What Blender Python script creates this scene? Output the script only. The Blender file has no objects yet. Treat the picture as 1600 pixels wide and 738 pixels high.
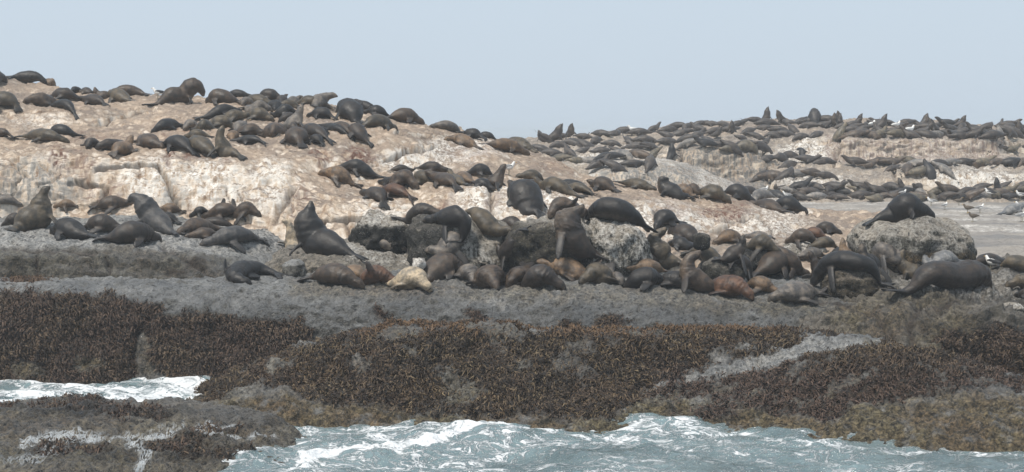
import bpy, bmesh, math, random
import numpy as np
from mathutils import Vector, Matrix
from mathutils.bvhtree import BVHTree

# ------------------------------------------------------------------ camera, sky, sun, exposure
SC = bpy.context.scene
COL = SC.collection
W0, H0, FPX, CAMZ, HZ = 1600.0, 738.0, 2520.0, 6.8, 208.0
PITCH = math.atan((H0 / 2 - HZ) / FPX)
cam_d = bpy.data.cameras.new('camera')
cam_d.sensor_width = 36.0
cam_d.lens = FPX / W0 * 36.0
cam_d.clip_start = 0.5
cam_d.clip_end = 20000
cam = bpy.data.objects.new('camera', cam_d)
COL.objects.link(cam)
cam.location = (0, 0, CAMZ)
cam.rotation_euler = (math.pi / 2 - PITCH, 0, 0)
SC.camera = cam

SUN_EL, SUN_AZ = math.radians(62), math.radians(222)     # azimuth clockwise from +Y (view direction)
world = bpy.data.worlds.new('World')
SC.world = world
world.use_nodes = True
wn, wl = world.node_tree.nodes, world.node_tree.links
wn.clear()
w_out = wn.new('ShaderNodeOutputWorld')
w_sky = wn.new('ShaderNodeTexSky')
w_sky.sky_type = 'NISHITA'
w_sky.sun_disc = False
w_sky.sun_elevation = SUN_EL
w_sky.sun_rotation = SUN_AZ
w_sky.dust_density = 3.0
w_bg = wn.new('ShaderNodeBackground')
w_bg.inputs['Strength'].default_value = 0.10
w_cl = wn.new('ShaderNodeBackground')                    # the even high fog that veils the blue sky
w_cl.inputs['Color'].default_value = (0.485, 0.565, 0.65, 1)
w_cl.inputs['Strength'].default_value = 1.0
w_mix = wn.new('ShaderNodeMixShader')
w_mix.inputs[0].default_value = 0.88
wl.new(w_sky.outputs[0], w_bg.inputs[0])
wl.new(w_bg.outputs[0], w_mix.inputs[1])
wl.new(w_cl.outputs[0], w_mix.inputs[2])
wl.new(w_mix.outputs[0], w_out.inputs[0])

sun_d = bpy.data.lights.new('sun', 'SUN')
sun_d.energy = 2.9
sun_d.angle = math.radians(11)
sun_d.color = (1.0, 0.92, 0.81)
sun = bpy.data.objects.new('sun', sun_d)
COL.objects.link(sun)
sd = Vector((math.sin(SUN_AZ) * math.cos(SUN_EL), math.cos(SUN_AZ) * math.cos(SUN_EL), math.sin(SUN_EL)))
sun.rotation_euler = sd.to_track_quat('Z', 'Y').to_euler()
SC.view_settings.view_transform = 'Standard'
SC.view_settings.look = 'None'
SC.view_settings.exposure = 0.38
SC.view_settings.gamma = 1.0
SC.render.engine = 'CYCLES'
SC.cycles.use_denoising = True
SC.cycles.max_bounces = 6
SC.cycles.diffuse_bounces = 3
SC.cycles.glossy_bounces = 3
SC.cycles.volume_bounces = 1
SC.cycles.transparent_max_bounces = 8

# ------------------------------------------------------------------ projection helpers
cp_, sp_ = math.cos(PITCH), math.sin(PITCH)

def at(px, py, Y):
    """world point seen at photo pixel (px,py), Y metres in front of the boat (arrays allowed)"""
    cx = (np.asarray(px, float) - W0 / 2) / FPX
    cy = (H0 / 2 - np.asarray(py, float)) / FPX
    dy = cp_ + cy * sp_
    dz = -sp_ + cy * cp_
    k = np.asarray(Y, float) / dy
    return np.stack(np.broadcast_arrays(cx * k, Y + 0 * k, CAMZ + dz * k), -1)

def z_to_py(z, Y):
    a = (np.asarray(z, float) - CAMZ) / Y                # dz/dy
    cy = (a * cp_ + sp_) / (cp_ - a * sp_)
    return H0 / 2 - cy * FPX

def proj(P):
    x, y, z = P[..., 0], P[..., 1], P[..., 2] - CAMZ
    d = y * cp_ - z * sp_
    u = y * sp_ + z * cp_
    return W0 / 2 + x / d * FPX, H0 / 2 - u / d * FPX

# ------------------------------------------------------------------ noise (numpy gradient noise)
_rs = np.random.RandomState(7)
_perm = np.concatenate([_rs.permutation(256)] * 3)
_g = _rs.normal(size=(256, 3)); _g /= np.linalg.norm(_g, axis=1)[:, None]

def perlin(P):
    P = np.asarray(P, float)
    sh = P.shape[:-1]
    P = P.reshape(-1, 3)
    i = np.floor(P).astype(int)
    f = P - i
    i &= 255
    u = f * f * f * (f * (f * 6 - 15) + 10)
    out = np.zeros(len(P))
    for dx in (0, 1):
        wx = u[:, 0] if dx else 1 - u[:, 0]
        for dy in (0, 1):
            wy = u[:, 1] if dy else 1 - u[:, 1]
            for dz in (0, 1):
                wz = u[:, 2] if dz else 1 - u[:, 2]
                h = _perm[_perm[_perm[i[:, 0] + dx] + i[:, 1] + dy] + i[:, 2] + dz]
                g = _g[h]
                out += wx * wy * wz * (g[:, 0] * (f[:, 0] - dx) + g[:, 1] * (f[:, 1] - dy) + g[:, 2] * (f[:, 2] - dz))
    return (out * 1.5).reshape(sh)

def fbm(P, s, octv=3, seed=0.0, gain=0.5):
    r, a = 0, 1.0
    for k in range(octv):
        r = r + a * perlin(P * (s * 2 ** k) + seed + 17.3 * k)
        a *= gain
    return r

def sstep(a, b, x):
    t = np.clip((x - a) / (b - a), 0, 1)
    return t * t * (3 - 2 * t)

def curve(pts, x):
    pts = np.array(pts, float)
    return np.interp(x, pts[:, 0], pts[:, 1])

def band(px, py, top, bot, soft=5.0):
    """soft mask between two outline curves of the photo, zero left/right of them"""
    t, b = curve(top, px), curve(bot, px)
    m = sstep(-soft, soft, py - t) * sstep(-soft, soft, b - py)
    x0, x1 = max(top[0][0], bot[0][0]), min(top[-1][0], bot[-1][0])
    return m * sstep(-soft, soft, px - x0) * sstep(-soft, soft, x1 - px)

def blob(px, py, cx, cy, rx, ry):
    d = ((px - cx) / rx) ** 2 + ((py - cy) / ry) ** 2
    return np.clip(1.3 - d, 0, 1)

def seg_dist(px, py, poly):
    d = np.full(np.shape(px), 1e9)
    for (x0, y0), (x1, y1) in zip(poly[:-1], poly[1:]):
        dx, dy = x1 - x0, y1 - y0
        t = np.clip(((px - x0) * dx + (py - y0) * dy) / (dx * dx + dy * dy + 1e-9), 0, 1)
        d = np.minimum(d, np.hypot(px - x0 - t * dx, py - y0 - t * dy))
    return d

# ------------------------------------------------------------------ mesh helpers
def mesh_from(name, V, F, smooth=True):
    me = bpy.data.meshes.new(name)
    V = np.ascontiguousarray(V, np.float32).reshape(-1, 3)
    F = np.ascontiguousarray(F, np.int32)
    n = F.shape[1]
    me.vertices.add(len(V)); me.vertices.foreach_set('co', V.ravel())
    me.loops.add(F.size); me.loops.foreach_set('vertex_index', F.ravel())
    me.polygons.add(len(F))
    me.polygons.foreach_set('loop_start', np.arange(0, F.size, n, dtype=np.int32))
    me.polygons.foreach_set('use_smooth', np.full(len(F), smooth))
    me.update(calc_edges=True)
    return me

def set_attr(me, name, val):
    a = me.attributes.new(name, 'FLOAT', 'POINT')
    a.data.foreach_set('value', np.ascontiguousarray(val, np.float32).ravel())

def link(name, me, mat=None, parent=None):
    o = bpy.data.objects.new(name, me)
    COL.objects.link(o)
    if mat is not None and me is not None and not me.materials:
        me.materials.append(mat)
    if parent is not None:
        o.parent = parent
    return o

def tag(o, label=None, cat=None, group=None, kind=None):
    if label: o['label'] = label
    if cat: o['category'] = cat
    if group: o['group'] = group
    if kind: o['kind'] = kind
    return o

def grid_faces(nu, nv, off=0, wrap=False):
    """nu columns, nv rows; vertex index = row*nu+col"""
    a = np.arange(nv - 1)[:, None] * nu
    if wrap:
        c = np.arange(nu)[None, :]; d = (np.arange(nu)[None, :] + 1) % nu
    else:
        c = np.arange(nu - 1)[None, :]; d = c + 1
    return np.stack([a + c, a + d, a + nu + d, a + nu + c], -1).reshape(-1, 4) + off

def grid_normals(P):
    du = np.gradient(P, axis=1); dv = np.gradient(P, axis=0)
    n = np.cross(du, dv)
    return n / (np.linalg.norm(n, axis=-1, keepdims=True) + 1e-12)

def gsmooth(a, s):
    if s <= 0: return a
    r = int(3 * s) + 1
    k = np.exp(-0.5 * (np.arange(-r, r + 1) / s) ** 2); k /= k.sum()
    return np.convolve(np.pad(a, r, mode='edge'), k, 'valid')

def pchip(T, Y, x):
    """monotone cubic through Y[k,...] at knots T, sampled at x"""
    Y = np.asarray(Y, float); n = len(T)
    h = np.diff(T); d = np.diff(Y, axis=0) / h.reshape(-1, *([1] * (Y.ndim - 1)))
    m = np.zeros_like(Y)
    with np.errstate(divide='ignore', invalid='ignore'):
        hm = 2 * d[:-1] * d[1:] / (d[:-1] + d[1:])
    m[1:-1] = np.where(d[:-1] * d[1:] > 0, hm, 0)
    m[0], m[-1] = d[0], d[-1]
    i = np.clip(np.searchsorted(T, x, 'right') - 1, 0, n - 2)
    hh = h[i]; t = (x - T[i]) / hh
    sh = (-1,) + (1,) * (Y.ndim - 1)
    t = t.reshape(sh); hh = hh.reshape(sh)
    return ((2 * t**3 - 3 * t**2 + 1) * Y[i] + (t**3 - 2 * t**2 + t) * hh * m[i]
            + (-2 * t**3 + 3 * t**2) * Y[i + 1] + (t**3 - t**2) * hh * m[i + 1])

def loft(rows, x0, x1, ds, smooth_px=14.0, dens=None):
    """rows front to back, each [(px, Y, py or z<40)...] -> dense world grid P[row, col]"""
    Ym = np.mean([p[1] for r in rows for p in r])
    ncol = int((x1 - x0) / FPX * Ym / ds) + 2
    px = np.linspace(x0, x1, ncol)
    step = (x1 - x0) / (ncol - 1)
    R = []
    for r in rows:
        xs = [p[0] for p in r]; ys = [p[1] for p in r]
        vs = [p[2] if p[2] > 40 else float(z_to_py(p[2], p[1])) for p in r]
        Yc = gsmooth(np.interp(px, xs, ys), smooth_px / step)
        vc = gsmooth(np.interp(px, xs, vs), smooth_px / step)
        R.append(at(px, vc, Yc))
    R = np.array(R)
    seg = np.linalg.norm(np.diff(R, axis=0), axis=-1)
    sl = np.percentile(seg, 75, axis=1)
    T = np.concatenate([[0], np.cumsum(np.maximum(sl, 0.05))])
    if dens is None:
        return pchip(T, R, np.linspace(0, T[-1], int(T[-1] / ds) + 2))
    x = np.concatenate([np.linspace(T[k], T[k + 1], max(2, int((T[k + 1] - T[k]) * dens[k] / ds)), endpoint=False) for k in range(len(T) - 1)] + [[T[-1]]])
    return pchip(T, R, x)

TERRAIN = []          # (V, F) of everything a seal can lie on
ROCKS = {}

def rock(name, P, mat, big=0.1, mid=0.04, fine=0.012, s_big=0.45, seed=0.0, cracks=(), masks=None, label=None,
         cat=None, kind='structure', wrap=False, strata=0.0, scallop=0.0, net=0.0):
    N = grid_normals(P)
    d = big * fbm(P, s_big, 3, seed) + mid * fbm(P, 2.3, 3, seed + 5)
    ridge = 1 - np.abs(fbm(P * np.array([1, 1, 1.6]), 1.1, 2, seed + 9)) * 2
    d = d - big * 0.5 * np.clip(ridge - 0.75, 0, 1) * 2
    if strata:
        zz = P[..., 2] + 0.25 * fbm(P, 0.4, 2, seed + 3)
        d = d + strata * np.abs(((zz * 2.1) % 1.0) - 0.5)
    if scallop:
        q = fbm(P * np.array([0.55, 1.5, 1.5]), 3.2, 2, seed + 33)
        d = d + scallop * (np.abs(q) * 2.2 - 0.5)
    if net:
        q = np.abs(fbm(P * np.array([0.8, 0.8, 1.3]), 0.55, 3, seed + 41))
        d = d - net * np.exp(-(q / 0.035) ** 2) * sstep(-0.1, 0.25, fbm(P, 0.3, 2, seed + 47))
    px, py = proj(P)
    wob = fbm(P, 1.3, 3, seed + 11)
    CK = 0 * d
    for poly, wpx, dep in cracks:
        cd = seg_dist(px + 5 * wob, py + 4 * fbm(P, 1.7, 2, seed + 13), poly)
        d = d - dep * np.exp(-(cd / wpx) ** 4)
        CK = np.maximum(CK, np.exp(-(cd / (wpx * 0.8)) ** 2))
    A = {}
    if masks:
        A = masks(P, N, px + 9 * wob, py + 7 * fbm(P, 1.9, 3, seed + 21))
    if len(cracks): A['crack_shade'] = CK  # mask for the shade painted along the grooves
    d = d + fine * (1 + 2.2 * A.get('crust', 0)) * fbm(P, 7.0, 3, seed + 2, 0.6)
    Q = P + N * d[..., None]
    nv, nu = Q.shape[:2]
    F = grid_faces(nu, nv)
    me = mesh_from(name, Q, F)
    for k in ('weed', 'wet', 'guano', 'olive', 'rust', 'grey', 'foam', 'crack_shade'):
        set_attr(me, k, np.broadcast_to(A.get(k, 0.0), Q.shape[:2]))
    o = link(name, me, mat)
    tag(o, label, cat, kind=kind)
    ROCKS[name] = (Q, A)
    TERRAIN.append((Q.reshape(-1, 3), F))
    return o

# ------------------------------------------------------------------ materials
class NT:
    def __init__(s, name):
        s.m = bpy.data.materials.new(name); s.m.use_nodes = True
        s.t = s.m.node_tree; s.t.nodes.clear()
        s.out = s.n('ShaderNodeOutputMaterial')
    def n(s, kind, **kw):
        x = s.t.nodes.new(kind)
        for k, v in kw.items(): setattr(x, k, v)
        return x
    def l(s, a, b): s.t.links.new(a, b)
    def put(s, sock, v):
        if isinstance(v, bpy.types.NodeSocket): s.l(v, sock)
        elif v is not None: sock.default_value = v
    def noise(s, vec, scale, detail=4.0, rough=0.55, dist=0.0):
        x = s.n('ShaderNodeTexNoise'); s.l(vec, x.inputs['Vector'])
        x.inputs['Scale'].default_value = scale; x.inputs['Detail'].default_value = detail
        x.inputs['Roughness'].default_value = rough; x.inputs['Distortion'].default_value = dist
        return x.outputs[0]
    def voro(s, vec, scale, feature='F1', out='Distance', rnd=1.0):
        x = s.n('ShaderNodeTexVoronoi', feature=feature); s.l(vec, x.inputs['Vector'])
        x.inputs['Scale'].default_value = scale; x.inputs['Randomness'].default_value = rnd
        return x.outputs[out]
    def map(s, vec, scale=(1, 1, 1), loc=(0, 0, 0)):
        x = s.n('ShaderNodeMapping'); s.l(vec, x.inputs[0])
        x.inputs['Scale'].default_value = scale; x.inputs['Location'].default_value = loc
        return x.outputs[0]
    def math(s, op, a, b=None, c=None, clamp=False):
        x = s.n('ShaderNodeMath', operation=op, use_clamp=clamp)
        s.put(x.inputs[0], a); s.put(x.inputs[1], b)
        if c is not None: s.put(x.inputs[2], c)
        return x.outputs[0]
    def rng(s, v, a, b, c=0.0, d=1.0):
        x = s.n('ShaderNodeMapRange', interpolation_type='SMOOTHSTEP'); s.put(x.inputs[0], v)
        for i, q in enumerate((a, b, c, d)): s.put(x.inputs[i + 1], q)
        return x.outputs[0]
    def mix(s, f, a, b, mode='MIX'):
        x = s.n('ShaderNodeMix', data_type='RGBA', blend_type=mode)
        s.put(x.inputs[0], f)
        for i, v in ((6, a), (7, b)):
            s.put(x.inputs[i], v if isinstance(v, bpy.types.NodeSocket) else (*v, 1.0)[:4])
        return x.outputs[2]
    def ramp(s, f, stops):
        x = s.n('ShaderNodeValToRGB'); s.l(f, x.inputs[0])
        e = x.color_ramp.elements
        while len(e) < len(stops): e.new(0.5)
        for q, (p, c) in zip(e, stops): q.position = p; q.color = (*c, 1)
        return x.outputs[0]
    def attr(s, name, kind='GEOMETRY'):
        x = s.n('ShaderNodeAttribute', attribute_name=name, attribute_type=kind)
        return x.outputs['Fac']
    def bump(s, h, strength, dist, normal=None):
        x = s.n('ShaderNodeBump'); s.l(h, x.inputs['Height'])
        x.inputs['Strength'].default_value = strength; x.inputs['Distance'].default_value = dist
        if normal is not None: s.l(normal, x.inputs['Normal'])
        return x.outputs[0]
    def bsdf(s, color, rough=0.8, normal=None, spec=0.3, **kw):
        x = s.n('ShaderNodeBsdfPrincipled')
        s.put(x.inputs['Base Color'], color if isinstance(color, bpy.types.NodeSocket) else (*color, 1))
        s.put(x.inputs['Roughness'], rough); s.put(x.inputs['Specular IOR Level'], spec)
        if normal is not None: s.l(normal, x.inputs['Normal'])
        for k, v in kw.items(): s.put(x.inputs[k], v)
        return x.outputs[0]
    def done(s, sh): s.l(sh, s.out.inputs[0]); return s.m

def rock_material(name,  flat_a, flat_b, stops, speck=0.35, barn=0.0, steep_lo=0.86, steep_hi=0.6, rough=0.85,
                  bump=1.0, streak=1.0, dark=(0.10, 0.10, 0.10), calm=0.0, gr=(0.38, 0.66)):
    t = NT(name)
    geo = t.n('ShaderNodeNewGeometry')
    pos, nor = geo.outputs['Position'], geo.outputs['Normal']
    sep = t.n('ShaderNodeSeparateXYZ'); t.l(nor, sep.inputs[0])
    n_big = t.noise(pos, 0.45, 5, 0.6, 0.4)
    n_mid = t.noise(pos, 2.1, 5, 0.62)
    n_fine = t.noise(pos, 13.0, 4, 0.65)
    n_grain = t.noise(pos, 30.0, 3, 0.7)
    n_lump = t.noise(pos, 5.0, 5, 0.72, 0.3)
    warp = t.n('ShaderNodeVectorMath', operation='MULTIPLY_ADD')
    wn_ = t.n('ShaderNodeTexNoise'); t.l(pos, wn_.inputs['Vector']); wn_.inputs['Scale'].default_value = 0.9
    t.l(wn_.outputs['Color'], warp.inputs[0]); warp.inputs[1].default_value = (0.32, 0.32, 0.32); t.l(pos, warp.inputs[2])
    st = t.noise(t.map(warp.outputs[0], (1.7, 1.2, 0.20 * streak)), 1.5, 6, 0.66)
    st2 = t.noise(t.map(warp.outputs[0], (6.5, 5.0, 0.55 * streak), (3, 1, 7)), 1.0, 4, 0.6)
    stv = t.math('ADD', t.math('MULTIPLY', st, 0.68), t.math('MULTIPLY', st2, 0.32))
    steep = t.rng(t.math('ADD', sep.outputs['Z'], t.math('MULTIPLY', t.math('SUBTRACT', n_mid, 0.5), 0.35)), steep_lo, steep_hi)
    flat = t.mix(t.rng(n_big, 0.35, 0.65), flat_a, flat_b)
    flat = t.mix(t.rng(n_mid, 0.5, 0.72), flat, stops[2][1])
    col = t.mix(steep, flat, t.ramp(stv, stops))
    # deposits and stains with shapes of their own, then painted crack shade
    col = t.mix(t.math('MULTIPLY', t.attr('guano'), t.rng(t.math('ADD', t.math('ADD', t.math('MULTIPLY', n_mid, 0.5), t.math('MULTIPLY', st2, 0.7)), t.math('MULTIPLY', t.math('SUBTRACT', n_fine, 0.5), 0.5)), 0.50, 0.72)), col, (0.72, 0.69, 0.64))
    col = t.mix(t.math('MULTIPLY', t.attr('rust'), t.rng(st2, 0.40, 0.62)), col, (0.135, 0.07, 0.05))
    col = t.mix(t.math('MULTIPLY', t.attr('grey'), t.rng(t.math('ADD', st2, t.math('MULTIPLY', n_mid, 0.4)), gr[0], gr[1])), col, dark)
    ol = t.mix(t.rng(t.math('ADD', t.math('MULTIPLY', n_fine, 0.5), t.math('MULTIPLY', n_lump, 0.5)), 0.40, 0.62), (0.045, 0.036, 0.022), t.mix(t.rng(n_big, 0.35, 0.65), (0.22, 0.185, 0.105), (0.20, 0.14, 0.08)))
    col = t.mix(t.math('MULTIPLY', t.attr('olive'), t.rng(n_mid, 0.25, 0.5)), col, ol)
    wd = t.mix(t.rng(n_fine, 0.3, 0.7), (0.018, 0.014, 0.011), (0.07, 0.05, 0.033))
    col = t.mix(t.math('MULTIPLY', t.attr('weed'), t.rng(n_fine, 0.2, 0.45)), col, wd)
    col = t.mix(t.math('MULTIPLY', t.attr('crack_shade'), 0.8), col, (0.055, 0.042, 0.034))  # darkens the cracks in colour, standing in for their shade
    # grain, pits and shell specks
    col = t.mix(t.math('SUBTRACT', 1.0, t.math('MULTIPLY', steep, calm)), col, t.ramp(t.math('ADD', t.math('MULTIPLY', n_lump, 0.55), t.math('MULTIPLY', n_fine, 0.45)),
                [(0.36, (max(0.05, 1 - speck * 1.55),) * 3), (0.46, (1 - speck * 0.3,) * 3), (0.54, (1.04,) * 3), (0.66, (1 + speck * 0.7,) * 3)]), 'MULTIPLY')
    if barn:
        pit = t.rng(t.noise(t.map(pos, (0.75, 1, 1)), 8.0, 4, 0.75, 0.2), 0.45, 0.36)
        col = t.mix(t.math('MULTIPLY', pit, 0.75), col, t.mix(1.0, col, (0.25, 0.25, 0.25), 'MULTIPLY'))
        gl = t.rng(t.noise(t.map(pos, (0.6, 1, 1), (4, 9, 2)), 7.0, 4, 0.75, 0.2), 0.56, 0.68)
        col = t.mix(t.math('MULTIPLY', gl, 0.6), col, t.mix(1.0, col, (1.7, 1.7, 1.7), 'MULTIPLY'))
        v = t.voro(pos, 22.0)
        spk = t.math('MULTIPLY', t.rng(v, 0.30, 0.16), t.rng(t.noise(pos, 3.2, 3, 0.6), 0.45, 0.66))
        col = t.mix(t.math('MULTIPLY', spk, barn), col, (0.58, 0.55, 0.49))
    wet = t.attr('wet')
    col = t.mix(t.math('MULTIPLY', wet, 0.35), col, t.mix(1.0, col, (0.5, 0.52, 0.55), 'MULTIPLY'))
    fo = t.math('MULTIPLY', t.attr('foam'), t.rng(t.math('ADD', t.math('SUBTRACT', 0.85, t.math('MULTIPLY', t.math('ABSOLUTE', t.math('SUBTRACT', t.noise(t.map(pos, (1.6, 0.7, 0.5)), 5.0, 5, 0.65, 0.9), 0.5)), 3.2)), t.math('MULTIPLY', t.attr('foam'), 0.25)), 0.70, 0.95))
    col = t.mix(fo, col, (0.66, 0.70, 0.73))
    h = t.math('ADD', t.math('MULTIPLY', n_fine, 0.6), t.math('MULTIPLY', n_grain, 0.35))
    h = t.math('ADD', h, t.math('ADD', t.math('MULTIPLY', n_mid, 0.6), t.math('MULTIPLY', n_lump, 0.7)))
    ro = t.math('SUBTRACT', rough, t.math('MULTIPLY', wet, t.rng(n_fine, 0.25, 0.7, 0.52, 0.25)))
    return t.done(t.bsdf(col, ro, t.bump(h, 0.8 * bump, 0.15), t.math('ADD', 0.25, t.math('MULTIPLY', wet, 0.3))))

M_HILL = rock_material('guano_rock', (0.345, 0.268, 0.205), (0.225, 0.182, 0.15),
    [(0.30, (0.11, 0.075, 0.055)), (0.40, (0.33, 0.235, 0.165)), (0.47, (0.55, 0.45, 0.35)), (0.56, (0.70, 0.62, 0.53)), (0.70, (0.76, 0.73, 0.68))],
    speck=0.36, calm=0.55, bump=0.55, dark=(0.17, 0.165, 0.155), gr=(0.55, 0.84))
M_FAR = rock_material('far_guano_rock', (0.30, 0.25, 0.20), (0.205, 0.178, 0.155),
    [(0.30, (0.10, 0.075, 0.06)), (0.40, (0.28, 0.215, 0.16)), (0.48, (0.48, 0.39, 0.30)), (0.57, (0.62, 0.54, 0.44)), (0.74, (0.66, 0.63, 0.58))],
    speck=0.35, calm=0.5, bump=0.7, dark=(0.13, 0.13, 0.127), gr=(0.58, 0.80))
M_GREY = rock_material('grey_wet_rock', (0.29, 0.29, 0.282), (0.17, 0.175, 0.178),
    [(0.30, (0.035, 0.034, 0.03)), (0.42, (0.07, 0.068, 0.058)), (0.50, (0.15, 0.145, 0.13)), (0.60, (0.21, 0.203, 0.18)), (0.75, (0.32, 0.31, 0.29))],
    speck=0.5, barn=0.35, steep_lo=0.62, steep_hi=0.25, rough=0.72, bump=1.3, streak=3.0, dark=(0.05, 0.05, 0.047))
M_WET = rock_material('washed_rock', (0.225, 0.200, 0.165), (0.125, 0.118, 0.108),
    [(0.30, (0.02, 0.02, 0.018)), (0.42, (0.045, 0.042, 0.036)), (0.50, (0.085, 0.078, 0.064)), (0.60, (0.13, 0.12, 0.10)), (0.75, (0.22, 0.205, 0.18))],
    speck=0.55, barn=0.2, steep_lo=0.75, steep_hi=0.35, rough=0.66, bump=1.3, streak=3.0, dark=(0.022, 0.021, 0.02))
M_BARN = rock_material('barnacle_rock', (0.40, 0.355, 0.295), (0.27, 0.245, 0.21),
    [(0.30, (0.02, 0.02, 0.018)), (0.42, (0.045, 0.045, 0.038)), (0.50, (0.09, 0.086, 0.07)), (0.60, (0.17, 0.16, 0.135)), (0.75, (0.36, 0.335, 0.29))],
    speck=0.55, barn=0.7, steep_lo=0.55, steep_hi=0.25, rough=0.85, bump=1.5, streak=3.0, dark=(0.028, 0.028, 0.027))
M_PAN = rock_material('pale_flat_rock', (0.36, 0.325, 0.285), (0.27, 0.25, 0.23),
    [(0.30, (0.16, 0.14, 0.12)), (0.41, (0.26, 0.23, 0.2)), (0.50, (0.36, 0.33, 0.3)), (0.60, (0.46, 0.43, 0.39)), (0.74, (0.6, 0.58, 0.54))],
    speck=0.3, rough=0.8)

def seal_material():
    t = NT('seal_fur')
    oi = t.n('ShaderNodeObjectInfo')
    tc = t.n('ShaderNodeTexCoord')
    pos = tc.outputs['Object']
    n1 = t.noise(pos, 4.5, 4, 0.65); n2 = t.noise(pos, 30.0, 3, 0.6); n3 = t.noise(t.map(pos, (1, 1, 1.6)), 8.0, 4, 0.65, 0.6)
    col = t.mix(t.rng(n1, 0.35, 0.68), t.mix(1.0, oi.outputs['Color'], (0.52, 0.51, 0.52), 'MULTIPLY'),
                t.mix(1.0, oi.outputs['Color'], (1.45, 1.30, 1.15), 'MULTIPLY'))
    col = t.mix(t.math('MULTIPLY', t.attr('pale'), t.rng(n3, 0.3, 0.6)), col,
                t.mix(0.6, t.mix(1.0, oi.outputs['Color'], (1.9, 1.7, 1.5), 'MULTIPLY'), (0.16, 0.125, 0.09)))
    col = t.mix(t.attr('dark'), col, (0.018, 0.0175, 0.018))
    col = t.mix(1.0, col, t.ramp(t.math('ADD', t.math('MULTIPLY', n2, 0.45), t.math('MULTIPLY', n3, 0.55)), [(0.34, (0.72,) * 3), (0.5, (0.98,) * 3), (0.66, (1.3,) * 3)]), 'MULTIPLY')
    h = t.math('ADD', t.math('MULTIPLY', n2, 0.6), t.math('MULTIPLY', n3, 0.9))
    ro = t.rng(n1, 0.35, 0.65, 0.40, 0.62)
    return t.done(t.bsdf(col, ro, t.bump(h, 0.4, 0.04), 0.45))
M_SEAL = seal_material()

def plain(name, c, rough=0.6, var=0.15, spec=0.3):
    t = NT(name)
    tc = t.n('ShaderNodeTexCoord')
    n = t.noise(tc.outputs['Object'], 14.0, 3, 0.6)
    col = t.mix(n, tuple(x * (1 - var) for x in c), tuple(min(1, x * (1 + var)) for x in c))
    return t.done(t.bsdf(col, rough, None, spec))
M_GW = plain('gull_white', (0.74, 0.74, 0.72)); M_GD = plain('gull_black', (0.035, 0.036, 0.04))
M_GG = plain('gull_grey', (0.30, 0.30, 0.30)); M_GB = plain('gull_brown', (0.14, 0.115, 0.09))
M_GY = plain('gull_beak', (0.55, 0.33, 0.06)); M_GL = plain('gull_leg', (0.30, 0.27, 0.20))

def weed_material():
    t = NT('seaweed')
    geo = t.n('ShaderNodeNewGeometry')
    r = geo.outputs['Random Per Island']
    n = t.noise(geo.outputs['Position'], 1.6, 4, 0.6)
    v = t.math('ADD', t.math('MULTIPLY', r, 0.55), t.math('MULTIPLY', n, 0.6))
    col = t.ramp(v, [(0.25, (0.010, 0.008, 0.007)), (0.46, (0.030, 0.022, 0.017)), (0.62, (0.066, 0.047, 0.032)), (0.78, (0.125, 0.092, 0.055)), (0.95, (0.25, 0.195, 0.115))])
    col = t.mix(t.attr('orange'), col, t.mix(r, (0.055, 0.034, 0.021), (0.185, 0.115, 0.06)))
    col = t.mix(t.attr('purple'), col, t.mix(r, (0.014, 0.010, 0.010), (0.125, 0.085, 0.064)))
    return t.done(t.bsdf(col, 0.6, None, 0.22))
M_WEED = weed_material()

def sea_material():
    t = NT('sea_water')
    geo = t.n('ShaderNodeNewGeometry'); pos = geo.outputs['Position']
    f = t.attr('foam'); up = t.attr('crest')
    wv = t.n('ShaderNodeVectorMath', operation='MULTIPLY_ADD')
    wq = t.n('ShaderNodeTexNoise'); t.l(pos, wq.inputs['Vector']); wq.inputs['Scale'].default_value = 0.8; wq.inputs['Detail'].default_value = 5
    t.l(wq.outputs['Color'], wv.inputs[0]); wv.inputs[1].default_value = (1.5, 1.5, 0.3); t.l(pos, wv.inputs[2])
    p2 = t.map(wv.outputs[0], (0.8, 1.0, 1.0))
    p3 = t.map(wv.outputs[0], (0.7, 1.0, 1.0), (5, 2, 1))
    web = t.math('ABSOLUTE', t.math('SUBTRACT', t.noise(p3, 1.3, 5, 0.6, 0.8), 0.5)); web2 = t.math('ABSOLUTE', t.math('SUBTRACT', t.noise(p2, 3.1, 5, 0.62, 0.5), 0.5))
    n1 = t.noise(p2, 2.2, 6, 0.70); n2 = t.noise(p2, 11.0, 5, 0.7)
    lace = t.math('MAXIMUM', t.rng(web, 0.055, 0.0), t.math('MULTIPLY', t.rng(web2, 0.05, 0.0), 0.85))
    val = t.math('ADD', t.math('ADD', t.math('MULTIPLY', lace, 0.26), t.math('MULTIPLY', n1, 0.65)), t.math('MULTIPLY', n2, 0.28))
    thr = t.math('SUBTRACT', 0.95, t.math('MULTIPLY', f, 0.62))
    foam = t.rng(t.math('SUBTRACT', val, thr), -0.06, 0.16)
    deep = t.mix(t.rng(t.noise(pos, 0.35, 3, 0.5), 0.35, 0.7), (0.075, 0.108, 0.116), (0.140, 0.180, 0.184))
    milky = t.mix(t.math('MULTIPLY', t.rng(f, 0.1, 0.9), 0.75), deep, (0.26, 0.37, 0.40))
    col = t.mix(foam, milky, (0.80, 0.83, 0.85))
    h = t.math('ADD', t.math('ADD', t.math('MULTIPLY', t.noise(t.map(pos, (1, 1.5, 1)), 2.6, 6, 0.62, 0.8), 1.2), t.math('MULTIPLY', n2, 0.25)), t.math('MULTIPLY', foam, 0.6))
    ro = t.math('ADD', 0.10, t.math('MULTIPLY', foam, 0.75))
    return t.done(t.bsdf(col, ro, t.bump(h, 0.8, 0.22), 0.5))
M_SEA = sea_material()

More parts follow.
